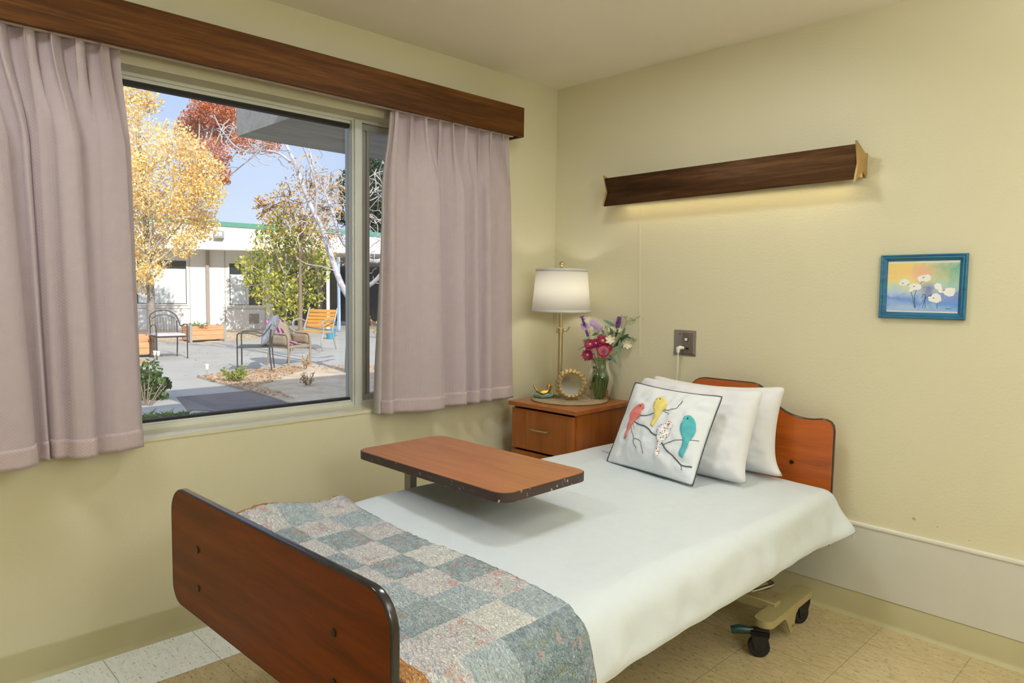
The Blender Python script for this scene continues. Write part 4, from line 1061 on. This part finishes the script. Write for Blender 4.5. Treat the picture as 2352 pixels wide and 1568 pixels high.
slab('dark_shaded_path', [gp(*p) for p in [(405,912),(575,897),(668,926),(655,937),(530,947),(430,942)]], ZG-.02, ZG+.004, M['shaded_concrete'])  # patch of darker concrete, with ground shade also put into its colour
struct(MB().box(-2.68, -.2, -.68, 9, 2.45, 2.80).build('roof_overhang', M['soffit']))
struct(MB().box(-1.25, 6, -9, -.68, 2.58, 2.98).build('roof_overhang', M['soffit']))
struct(MB().box(-.2, 6, -.68, 9, 2.6, 2.98).build('roof_overhang', M['soffit']))

# ---- the wing across the courtyard
WA = math.atan2(.86631, .49952)
bl = thing('building', 'low white building with green roof edge across the courtyard', 'building', (-20.33, 3.89, ZG), WA)
b = MB(); b.box(-9, 3.55, 0, .2, 0, 2.6); b.box(3.4, 3.55, .2, 3, 0, 2.6); b.build('wall', M['stucco'], bl)
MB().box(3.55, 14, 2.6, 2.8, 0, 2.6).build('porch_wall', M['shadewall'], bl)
b = MB()
for s in (-.5, 1.32, 2.33, 3.5): b.box(s-.006, s+.006, -.012, 0, 0, 2.6)
b.box(-.5, 1.32, -.012, 0, .645, .66); b.box(2.4, 3.5, -.012, 0, .645, .66); b.build('wall_battens', M['pipe'], bl)
OH = -.75
b = MB(); b.add([(-9,OH,2.44),(14,OH,2.44),(14,OH,2.72),(-9,OH,3.54),(-9,3,2.44),(14,3,2.44),(14,3,2.72),(-9,3,3.54)], [(0,1,2,3),(4,7,6,5),(0,4,5,1),(3,2,6,7),(0,3,7,4),(1,5,6,2)]); b.build('fascia', M['fasciaw'], bl)
b = MB(); b.add([(-9,OH-.03,3.54),(14,OH-.03,2.72),(14,OH-.03,2.85),(-9,OH-.03,3.68),(-9,3,3.54),(14,3,2.72),(14,3,2.85),(-9,3,3.68)], [(0,1,2,3),(4,7,6,5),(0,4,5,1),(3,2,6,7),(0,3,7,4),(1,5,6,2)]); b.build('roof_edge', M['green'], bl)
for (s0, s1, z0, z1, md) in ((-.42, 1.23, .79, 2.11, None), (2.46, 3.42, .77, 2.06, None), (-3.4, -1.6, .79, 2.11, None)):
    b = MB(); b.box(s0, s1, -.03, .0, z0-.04, z0); b.box(s0, s1, -.03, 0, z1, z1+.04); b.box(s0-.04, s0, -.03, 0, z0-.04, z1+.04); b.box(s1, s1+.04, -.03, 0, z0-.04, z1+.04); b.box((s0+s1)/2-.02, (s0+s1)/2+.02, -.02, 0, z0, z1)
    f = b.build('window', M['fasciaw'], bl); MB().box(s0, s1, -.012, -.004, z0, z1).build('pane', M['darkglass'], f)
    if s0 < 2:
        b = MB(); b.grid(lambda u, v: (lerp(s0+.3, s1-.02, u), -.03-.012*math.sin(u*60), lerp(z0+.02, z1-.25, v)), 90, 1); b.build('net_curtain', M['winc'], f)
    else:
        b = MB(); b.box(s0+.02, s1-.4, -.02, -.013, z0+.02, z0+.95); b.build('blind', M['winc'], f)
b = MB(); b.box(1.80, 1.88, -.09, 0, 0, 2.44); b.build('downspout', M['pipe'], bl)
for s in (3.62, 4.55, 5.42, 7.9, 10.5): MB().box(s-.05, s+.05, -.45, -.35, 0, 2.44).build('porch_post', M['fasciaw'], bl)
for s0 in (3.8, 5.2, 6.6, 8.0, 9.4):
    d = MB().box(s0, s0+1.25, 2.56, 2.6, .02, 2.1).build('screen_door', M['darkscreen'], bl); MB().box(s0+.12, s0+1.13, 2.545, 2.56, .2, 1.98).build('pane', M['darkglass'], d)
b = MB(); b.box(3.02, 3.3, -.02, 0, .2, .5); b.build('vent', M['pipe'], bl)
ol = thing('outdoor_light', 'small white floodlight box fixed to the fascia of the far building', 'light', Vector((-20.33, 3.89, ZG))+Matrix.Rotation(WA, 3, 'Z') @ Vector((2.3, OH, 2.87)), WA)
MB().box(-.13, .13, -.14, 0, -.10, .13).build('housing', M['galv'], ol, bevel=.01); MB().box(-.09, .09, -.15, -.14, -.03, .09).build('lens', M['winc'], ol)

# ---- trees
def leaves(mb, c, r, n, size, nm, gauss=True, flat=1.0, asp=.55):
    for k in range(n):
        while True:
            d = Vector((random.uniform(-1,1), random.uniform(-1,1), random.uniform(-1,1)))
            if d.length < 1: break
        p = c+Vector((d.x*r, d.y*r, d.z*r*flat)); s = size*random.uniform(.6, 1.25)
        a = Vector((random.gauss(0,1), random.gauss(0,1), random.gauss(0,1)-.6)).normalized(); q = a.orthogonal().normalized()
        q = Matrix.Rotation(random.random()*6.28, 3, a) @ q; q2 = a.cross(q)
        u = a*s*.5; w_ = q*s*asp*.5
        mb.add([p-u, p+w_+q2*s*.06, p+u, p-w_+q2*s*.06], [(0,1,2,3)], random.randrange(nm))
def tree(name, label, base, t, blobs, n, size, lm, bark, trunk_r, twigs=2, flat=1.0, trunk=None, cat='tree', asp=.55, group=None, twigr=.012):
    rt = thing(name, label, cat, base, 0, group)
    cs = [(at(x, y, t+random.uniform(-.06, .06)*t*.5)-base, r*t/FPX) for x, y, r in blobs]
    mb = MB(); tot = sum(r*r for c, r in cs)
    for c, r in cs: leaves(mb, c, r, int(n*r*r/tot), size, len(lm), flat=flat, asp=asp)
    mb.build('foliage', [LM[k] for k in lm], rt, recalc=False, sharp=None)
    mb = MB(); top = max(c.z for c, r in cs); cx = sum((c*r for c, r in cs), Vector())/sum(r for c, r in cs)
    tp = [Vector((0,0,0)), Vector((cx.x*.1, cx.y*.1, top*.25)), Vector((cx.x*.4, cx.y*.4, top*.55)), Vector((cx.x*.8, cx.y*.8, top*.9))] if trunk is None else trunk
    sp = smooth_path(tp, 5); mb.tube(sp, [lerp(trunk_r, trunk_r*.25, i/(len(sp)-1)) for i in range(len(sp))], 10); mb.build('trunk', M[bark], rt)
    mb = MB()
    for c, r in cs:
        st = min(sp, key=lambda p: abs(p.z-c.z*.6)+(p-c).length*.2)
        mb.tube(smooth_path([st, lerp(st, c, .5)+Vector((0,0,.1*r)), c], 4), [trunk_r*.26]*4+[trunk_r*.18]*4+[trunk_r*.08], 6)
        for k in range(twigs):
            d = Vector((random.gauss(0,1), random.gauss(0,1), random.gauss(0,1)+.3)).normalized()
            mb.tube(smooth_path([c-d*r*.4, c+d*r*.3+Vector((random.uniform(-.2,.2)*r,)*3), c+d*r*1.05], 3), twigr, 4)
    mb.build('branches', M[bark] if bark != 'bark' else M['twig'], rt); return rt
tree('autumn_tree', 'big tree of yellow leaves filling the left of the window view', gp(350, 785), 16.5,
 [(300,225,48),(345,235,30),(320,330,70),(400,320,45),(440,350,40),(465,395,50),(370,420,80),(450,450,60),(485,440,35),(330,500,70),(420,510,60),(470,520,35),(350,580,50),(320,640,35),(345,625,28),(425,565,30),(250,400,90),(240,250,80),(250,560,70),(130,420,120),(160,250,90)], 30000, .078, ['y1','y2','y3'], 'bark', .11, 3)
tree('autumn_tree', 'red and orange leaved tree seen behind the yellow one', Vector((at(415, 600, 27).x, at(415, 600, 27).y, ZG)), 27,
 [(440,330,30),(440,280,30),(500,255,42),(460,250,28),(470,305,42),(520,300,38),(490,355,42),(455,400,28),(505,400,26),(530,250,30),(560,325,30),(620,330,25),(425,300,25),(520,415,10)], 11000, .105, ['r1','r2','r3'], 'twig', .12, 5, twigr=.014)
tree('young_tree', 'rounded green and yellow young tree in front of the porch', gp(655, 772), 19.3,
 [(660,520,50),(620,555,45),(705,555,55),(585,600,36),(650,610,62),(725,620,40),(640,670,55),(700,672,48),(598,650,42),(745,590,26),(660,710,38),(560,610,22)], 4600, .11, ['g1','g2','g3','y1','g3'], 'bark', .07, 2)
tree('sparse_tree', 'thin leaved brownish tree rising above the far roof', gp(690, 775), 19,
 [(620,478,38),(660,452,36),(700,500,45),(640,510,42),(750,480,42),(600,470,20),(768,430,34),(715,425,34),(690,570,40),(740,540,30)], 1900, .09, ['o1','o2','y2','d2'], 'dtwig', .07, 8)
tree('evergreen_tree', 'dark evergreen tree behind the far roof, next to the window post', Vector((-24, 19.5, ZG)), 33,
 [(820,420,44),(862,398,46),(872,470,52),(830,480,42),(798,455,22),(885,520,36),(792,500,22),(840,375,22)], 5200, .30, ['e1','e2','e3'], 'bark', .22, 2, asp=.28)
# birch with leaning pale trunks
BB = gp(803, 858); bt = thing('birch_tree', 'white barked birch with leaning bare trunks close to the window post', 'tree', BB); T0 = 11.4
def bpth(pts, dt=0): return [at(x, y, T0+dt*i/(len(pts)-1))-BB for i, (x, y) in enumerate(pts)]
b = MB(); p = smooth_path(bpth([(803,866),(805,800),(808,740),(813,700)]), 5); b.tube(p, [lerp(.085,.07,i/(len(p)-1)) for i in range(len(p))], 12); tr = b.build('trunk', M['bark'], bt)
limbs = [([(813,705),(806,690),(785,655),(768,610),(752,560),(738,520),(722,490),(700,440),(688,405),(675,370),(660,338),(648,318)], .075, .03, .5),
 ([(815,700),(835,665),(862,645),(890,612),(925,580)], .06, .03, -.4), ([(830,590),(805,575),(782,545),(768,500),(752,455),(738,425),(722,385),(712,350),(703,330)], .045, .015, .9),
 ([(724,492),(728,440),(718,395),(702,350),(690,328)], .03, .012, -.5), ([(668,372),(640,352),(610,346),(575,350),(540,335),(510,300),(492,265)], .028, .008, .3), ([(925,560),(890,590),(862,600),(830,592)], .05, .045, 0), ([(770,622),(740,612),(705,606),(680,590)], .016, .006, .2)]
for pts, r0, r1, dt in limbs:
    p = smooth_path(bpth(pts, dt), 4); b = MB(); b.tube(p, [.78*lerp(r0, r1, i/(len(p)-1)) for i in range(len(p))], 10); b.build('limb', M['birch'], bt)
b = MB(); random.seed(5)
for (x, y, n, r) in ((560,340,10,60),(640,350,10,50),(700,400,12,60),(760,430,14,60),(800,480,16,60),(870,420,20,70),(880,500,18,60),(870,570,10,40),(780,540,12,50),(720,330,8,50),(520,300,9,50),(600,340,6,40),(840,620,6,40),(700,530,10,60)):
    for k in range(n):
        x0, y0 = x+random.gauss(0, r*.35), y+random.gauss(0, r*.3); pts = [(x0, y0)]
        a = random.random()*6.28
        for j in range(4): a += random.gauss(0, .5); pts.append((pts[-1][0]+math.cos(a)*r*.22, pts[-1][1]+math.sin(a)*r*.2))
        b.tube(smooth_path(bpth(pts, random.uniform(-.3,.5)), 2), [.008]*3+[.0065]*3+[.005]*3, 4, caps=False)
b.build('twigs', M['twig'], bt)
b = MB()
for (x, y, n, r) in ((700,390,60,45),(690,440,60,50),(760,470,60,50),(740,520,70,40),(790,560,60,35),(770,600,50,25)): leaves(b, at(x, y, T0+.4)-BB, r*T0/FPX, n, .055, 3)
b.build('foliage', [LM['o1'], LM['d2'], LM['y2']], bt, recalc=False, sharp=None)

# ---- low plants
def clump(name, label, base, w, h, n, size, lm, cat='plant', stems=14, asp=.4):
    rt = thing(name, label, cat, base); b = MB(); st = MB()
    for k in range(stems):
        a = random.random()*6.28; r = w*math.sqrt(random.random()); tip = Vector((math.cos(a)*r, math.sin(a)*r, h*random.uniform(.55, 1)*(1-.35*(r/w)**2)))
        root = Vector((tip.x*.25, tip.y*.25, 0)); st.tube(smooth_path([root, lerp(root, tip, .5)+Vector((0,0,h*.1)), tip], 3), .004, 4)
        for j in range(n//stems):
            u = random.uniform(.25, 1); leaves(b, lerp(root, tip, u), size*.8, 1, size, len(lm), asp=asp)
    b.build('leaves', [LM[k] for k in lm], rt, recalc=False, sharp=None); st.build('stems', M['dtwig'], rt); return rt
ROOT = lambda x, y: gp(x, y, ZG+.02)
clump('garden_plant', 'leafy green plant in dry leaves beside the paved path', ROOT(540, 876), .22, .26, 320, .055, ['p1','p2','g3'])
clump('garden_plant', 'thin dry plant standing near the wicker chair leg', ROOT(700, 848), .10, .30, 60, .05, ['o1','g3','d2'], stems=7)
clump('garden_plant', 'brown withered weed on the bare soil', ROOT(708, 884), .14, .22, 60, .045, ['d1','d3','o2'], stems=12)
clump('garden_plant', 'small yellowing plant at the foot of the porch, right of the birch', ROOT(868, 775), .35, .7, 120, .09, ['g3','y2','o1'], stems=9)
# big leaved shrub left, near the window
rt = thing('shrub', 'large lobed dark green shrub in the lower left window corner', 'shrub', gp(335, 935)); b = MB(); st = MB(); bs = rt.location
for (x, y, r) in ((345,850,26),(330,870,30),(352,880,24),(330,900,34),(360,905,22),(318,860,28),(305,890,40),(385,882,10),(378,875,9),(345,925,35),(375,930,26),(400,940,18),(300,940,40)):
    c = at(x, y, 8.6)-bs; leaves(b, c, r*8.6/FPX, int(24+r*3.2), .06, 3, asp=.7); st.tube(smooth_path([Vector((c.x*.2, c.y*.2, 0)), lerp(Vector((0,0,0)), c, .6), c], 3), .006, 5)
b.build('leaves', [LM['p3'], LM['e2'], LM['p1']], rt, recalc=False, sharp=None); st.build('stems', M['dtwig'], rt)
rt = thing('grass_clump', 'shaded grassy clump directly outside the window bottom left', 'grass', gp(372, 985)); b = MB()
for k in range(1100):
    a = random.random()*6.28; r = .40*math.sqrt(random.random()); p = Vector((math.cos(a)*r, math.sin(a)*r, 0)); d = Vector((random.gauss(0,.06), random.gauss(0,.06), random.uniform(.04,.13)))
    e = Vector((-d.y, d.x, 0)); e = (e.normalized() if e.length > 1e-4 else Vector((1,0,0)))*.0022
    b.add([p-e, p+e, p+d*.7+e*.6, p+d+Vector((d.x, d.y, 0))], [(0,1,2,3)], random.randrange(3))
b.build('blades', [LM['p1'], LM['p2'], LM['g2']], rt, recalc=False, sharp=None)
# fallen leaves nobody could count
b = MB(); random.seed(11)
def litter(poly, n, z):
    P = [gp(*p, z) for p in poly]; xs = [p.x for p in P]; ys = [p.y for p in P]; k = 0
    while k < n:
        x, y = random.uniform(min(xs), max(xs)), random.uniform(min(ys), max(ys)); ins = False
        for i in range(len(P)):
            a, c = P[i], P[i-1]
            if (a.y > y) != (c.y > y) and x < (c.x-a.x)*(y-a.y)/(c.y-a.y)+a.x: ins = not ins
        if not ins: continue
        k += 1; s = random.uniform(.012, .032); t = random.random()*6.28; u = Vector((math.cos(t), math.sin(t), random.uniform(-.4,.4)))*s; w_ = Vector((-u.y, u.x, random.uniform(-.3,.3)*s))*.5
        p = Vector((x, y, z+.012)); b.add([p-u, p+w_, p+u, p-w_], [(0,1,2,3)], random.randrange(3))
litter([(452,864),(545,852),(690,840),(700,850),(600,885),(680,915),(610,906),(540,890)], 1700, ZG+.02)
litter([(690,840),(900,838),(900,852),(740,850)], 350, ZG+.02); litter([(300,822),(350,830),(340,842),(300,850)], 260, ZG+.02)
litter([(510,786),(640,775),(650,752),(560,752)], 700, ZG+.015); litter([(300,778),(440,786),(440,770),(300,765)], 300, ZG+.015)
litter([(360,800),(760,790),(790,835),(420,880)], 90, ZG)
tag(b.build('fallen_leaves', [LM['d1'], LM['d2'], LM['d3']], None, recalc=False, sharp=None), 'scatter of brown fallen leaves over soil and paving', 'leaves', kind='stuff')

# ---- courtyard furniture
def facing(v): return math.atan2(v.y, v.x)+PI/2       # local -Y faces along v
IR = Vector((CR[0], CR[1], 0)).normalized(); IF = Vector((CF[0], CF[1], 0)).normalized()
def wire_chair(name, label, loc, rz, pad, padname='seat_pad'):
    rt = thing(name, label, 'chair', loc, rz, 'wrought iron armchairs')
    W, Dp = .27, .25; r = .011
    for sx in (-1, 1):
        b = MB(); b.tube(smooth_path([(sx*W,-Dp,0),(sx*W,-Dp,.42),(sx*W,-Dp,.58),(sx*(W+.005),-Dp+.03,.635),(sx*(W+.01),-.05,.64),(sx*W,.12,.60),(sx*(W-.02),.24,.74),(sx*(W-.05),.29,.82)], 5), r, 8); b.build('front_leg', M['iron'], rt)
        b = MB(); b.tube(smooth_path([(sx*(W-.03),.27,0),(sx*(W-.03),.235,.42),(sx*(W-.03),.265,.70)], 4), r, 8); b.build('rear_leg', M['iron'], rt)
    b = MB(); b.tube(smooth_path([(-W+.05,.29,.82),(-.12,.31,.88),(0,.315,.895),(.12,.31,.88),(W-.05,.29,.82)], 6), r, 8)
    b.tube(smooth_path([(-W+.07,.27,.74),(-.1,.29,.80),(0,.295,.81),(.1,.29,.80),(W-.07,.27,.74)], 5), .007, 6)
    for k in range(9):
        x = lerp(-.2, .2, k/8); b.tube([(x,.24,.43),(x,.28+.012*(1-(x/.2)**2),.80-.5*x*x)], .004, 5)
    b.build('backrest', M['iron'], rt)
    b = MB(); b.box(-W, W, -Dp, .24, .405, .422); b.build('seat', M['iron'], rt)
    if pad: MB().box(-W+.015, W-.015, -Dp+.01, .23, .424, .47).build(padname, pad, rt, bevel=.02)
    return rt
c1 = (gp(364,825)+gp(434,824)+gp(346,818)+gp(404,821))/4
wire_chair('patio_chair', 'black iron armchair with pale seat pad, alone at the left of the patio', c1, facing((-IF*.55+IR*.5)), M['pad'])
c2 = gp(588, 852)
wire_chair('patio_chair', 'black iron armchair holding a silver cushion, beside the wicker chair', c2, facing((-IR-IF*.25)), None)
back2 = (IR+IF*.25).normalized()
sc_ = thing('silver_cushion', 'shiny silver cushion leaning in the right-hand iron armchair', 'cushion', c2+back2*.12+Vector((0,0,.43)), facing((-IR-IF*.25)))
sc_.rotation_euler = (math.radians(-24), 0, facing((-IR-IF*.25))); b = MB()
for side in (-1, 1): b.grid(lambda p, q: pillow_pt(.25, .27, .14, p*2-1, q*2-1, side, 4.4, .04, 2)+Vector((0, 0, .27)), 16, 16, 0, side > 0)
b.build('cover', M['silver'], sc_)
c3 = gp(664, 838)
wks = .88
wk = thing('wicker_chair', 'brown woven wicker armchair with a pink towel over its back', 'chair', c3, facing((IR*.9-IF*.45)))
b = MB(); b.grid(lambda u, v: (lerp(-.29,.29,u), .22+.14*v-.05*(2*u-1)**2, lerp(.36,.88,v)-.10*(2*u-1)**2*v), 12, 10); b.build('backrest', M['wickr'], wk, solid=.03)
MB().box(-.28, .28, -.28, .24, .36, .41).build('seat', M['wickr'], wk, bevel=.01)
for sx in (-1, 1):
    b = MB(); b.tube(smooth_path([(sx*.3,-.28,0),(sx*.3,-.28,.45),(sx*.3,-.25,.62),(sx*.3,-.1,.645),(sx*.3,.12,.66),(sx*.3,.26,.74)], 5), .022, 8); b.build('arm', M['wickr'], wk)
    b = MB(); b.tube(smooth_path([(sx*.28,.32,0),(sx*.28,.25,.3),(sx*.28,.26,.5)], 4), .02, 8); b.build('leg', M['wickr'], wk)
    b = MB(); b.grid(lambda u, v: (sx*.3, lerp(-.26,.24,u), lerp(.42,.62,v)), 4, 3); b.build('side_panel', M['wickr'], wk, solid=.012)
wk.scale = (wks,)*3
tw = thing('towel', 'pink and dark striped towel draped on the wicker chair', 'towel', c3, wk.rotation_euler[2])
b = MB(); stp = lambda u: 1 if int(u*7) % 2 else 0
for k in range(7):
    def tf(u, v):
        x = lerp(-.22,.20,(k+u)/7); s = v
        if s < .45: return (x, .40+.01-.02*s, lerp(.55,.93,s/.45)-.10*(x/.29)**2)
        if s < .8: t_ = (s-.45)/.35; return (x, .395-.20*t_, lerp(.93,.50,t_)-.08*(x/.29)**2)
        t_ = (s-.8)/.2; return (x, .195-.36*t_, .50-.06*t_+.02*math.sin(x*20))
    b.grid(tf, 2, 20, 1 if k % 2 else 0)
b.build('cloth', [M['pink'], M['navy']], tw, solid=.008); tw.scale = (wks,)*3
bn = thing('garden_bench', 'wooden slatted garden chair with curved grey metal arms', 'bench', gp(724, 803), facing((-IF*.9-IR*.25)))
for k in range(5): MB().box(-.33, .33, .18+.035*k, .205+.035*k, .50+.078*k, .57+.078*k).build('back_slat', M['slat'], bn, bevel=.004)
for k in range(4): MB().box(-.33, .33, -.26+.11*k, -.165+.11*k, .40, .422).build('seat_slat', M['slat'], bn, bevel=.004)
for sx in (-1, 1):
    b = MB(); b.tube(smooth_path([(sx*.36,-.30,0),(sx*.36,-.34,.2),(sx*.36,-.26,.42),(sx*.36,-.30,.62),(sx*.36,-.05,.68),(sx*.36,.2,.62)], 6), .017, 8); b.build('arm', M['galv'], bn)
    b = MB(); b.tube(smooth_path([(sx*.35,.30,0),(sx*.35,.14,.42),(sx*.35,.24,.66),(sx*.35,.36,.92)], 6), .017, 8); b.tube([(sx*.35,-.28,.39),(sx*.35,.16,.39)], .014, 6); b.build('side_frame', M['galv'], bn)
for (lab, pA, pB, h, dpt) in (('long redwood planter box with trailing plants by the far wall', (436,787), (520,783), .40, .42), ('redwood planter box just left of the lone iron chair', (300,822), (362,819), .42, .45)):
    A, B = gp(*pA), gp(*pB); rt = thing('planter_box', lab, 'planter', A, math.atan2(B.y-A.y, B.x-A.x)); L = (B-A).length
    b = MB(); t = .03
    for z in (.06, .06+(h-.06)/3, .06+2*(h-.06)/3):
        zz = z+(h-.06)/3-.006; b.box(0, L, 0, t, z, zz); b.box(0, L, dpt-t, dpt, z, zz); b.box(0, t, t, dpt-t, z, zz); b.box(L-t, L, t, dpt-t, z, zz)
    b.build('boards', M['redwood'], rt)
    for x in (0, L-.06):
        for y in (-.012, dpt-.04): MB().box(x, x+.06, y, y+.05, 0, h+.02).build('corner_post', M['galv'], rt)
    MB().box(t, L-t, t, dpt-t, .1, h-.05).build('soil', M['soil'], rt)
A = gp(436,787); cp = clump('trailing_plant', 'green trailing plant spilling over the long planter box', A+Vector((0,0,.36))+IR*.12+IF*.18, .28, .16, 200, .05, ['p1','g2','p2'], stems=16)
bk = thing('bucket', 'blue plastic bucket standing behind the slatted chair', 'bucket', gp(760, 778)); b = MB(); b.lathe([(0,.004),(.10,.004),(.135,.26),(.14,.262),(.14,.25),(.138,.245)], 24); b.build('body', M['bucket'], bk, solid=.004)
b = MB(); b.tube(smooth_path([(-.138,0,.25),(-.1,.06,.2),(0,.10,.17),(.1,.06,.2),(.138,0,.25)], 5), .004, 6); b.build('handle', M['galv'], bk)
cl = thing('blue_cloth', 'long pale blue cloth hanging from the porch beam', 'cloth', gp(778, 772)); ph = at(770, 585, 18.2).z-ZG
b = MB(); b.grid(lambda u, v: (lerp(-.05,.05,u)*(1-.3*math.sin(v*3)), .02*math.sin(u*9)+.03*math.sin(v*5), lerp(.12, ph, v)), 6, 20); cb = b.build('fabric', M['blue'], cl, solid=.02); cl.rotation_euler = (0, 0, facing(-IF))
for (lab, px, py) in (('left one of the pair of white path lights in the soil', 356, 832), ('right one of the pair of white path lights in the soil', 364, 833), ('small white path light beside the leafy green plant', 476, 868)):
    rt = thing('path_light', lab, 'path light', gp(px, py, ZG+.02), 0, 'garden path lights'); b = MB(); b.tube([(0,0,0),(0,0,.13)], .006, 8); b.build('stake', M['galv'], rt)
    b = MB(); b.lathe([(.012,.12),(.024,.135),(.024,.19),(.03,.195),(.03,.205),(0,.212)], 16); b.build('lamp_head', M['white'], rt)
# ================================================================== LIGHT
sun = D.lights.new('sun', 'SUN'); sun.energy = 6.0; sun.angle = math.radians(.53); sun.color = (1, .93, .82)
so = D.objects.new('sun', sun); COL.objects.link(so); el = math.radians(33)
sd = Vector((.985*math.cos(el), -.17*math.cos(el), math.sin(el))); so.rotation_euler = sd.to_track_quat('Z', 'Y').to_euler(); so.location = (10, -5, 12)
wd = D.worlds.new('sky'); sc.world = wd; wd.use_nodes = True; nt = wd.node_tree; bg = nt.nodes['Background']
tc = nt.nodes.new('ShaderNodeTexCoord'); sx = nt.nodes.new('ShaderNodeSeparateXYZ'); rp = nt.nodes.new('ShaderNodeValToRGB')
nt.links.new(tc.outputs['Generated'], sx.inputs[0]); nt.links.new(sx.outputs[2], rp.inputs['Fac']); nt.links.new(rp.outputs['Color'], bg.inputs['Color'])
cr = rp.color_ramp; cr.elements[0].position = 0; cr.elements[0].color = (.92, .98, 1.06, 1); cr.elements[1].position = .12; cr.elements[1].color = (.66, .80, 1.06, 1)
e = cr.elements.new(.3); e.color = (.50, .68, 1.08, 1); e = cr.elements.new(.5); e.color = (.85, 1.0, 1.3, 1)
bg.inputs['Strength'].default_value = 1.0
def area(name, loc, size, power, color, rot=(0,0,0), shape='DISK', sy=None):
    l = D.lights.new(name, 'AREA'); l.shape = shape; l.size = size; l.energy = power; l.color = color
    if sy: l.size_y = sy
    o = D.objects.new(name, l); COL.objects.link(o); o.location = loc; o.rotation_euler = rot; return o
area('ceiling_lamp', (1.15, -1.1, 2.41), .30, 9, (.93, 1, 1.08))
area('entry_lamp', (.85, -3.0, 2.41), .4, 11, (.93, 1, 1.08))
area('ceiling_fill', (3.15, -1.35, 1.95), .3, 46, (.93, 1, 1.08), (PI, math.radians(12), 0))  # added upward light, out of view, to brighten the ceiling
pl = D.lights.new('room_fill', 'POINT'); pl.energy = 46; pl.color = (.92, 1, 1.1); pl.shadow_soft_size = .25  # fill light added out of view to lift the walls, no fixture
po = D.objects.new('room_fill', pl); COL.objects.link(po); po.location = (3.5, -2.2, 1.7)
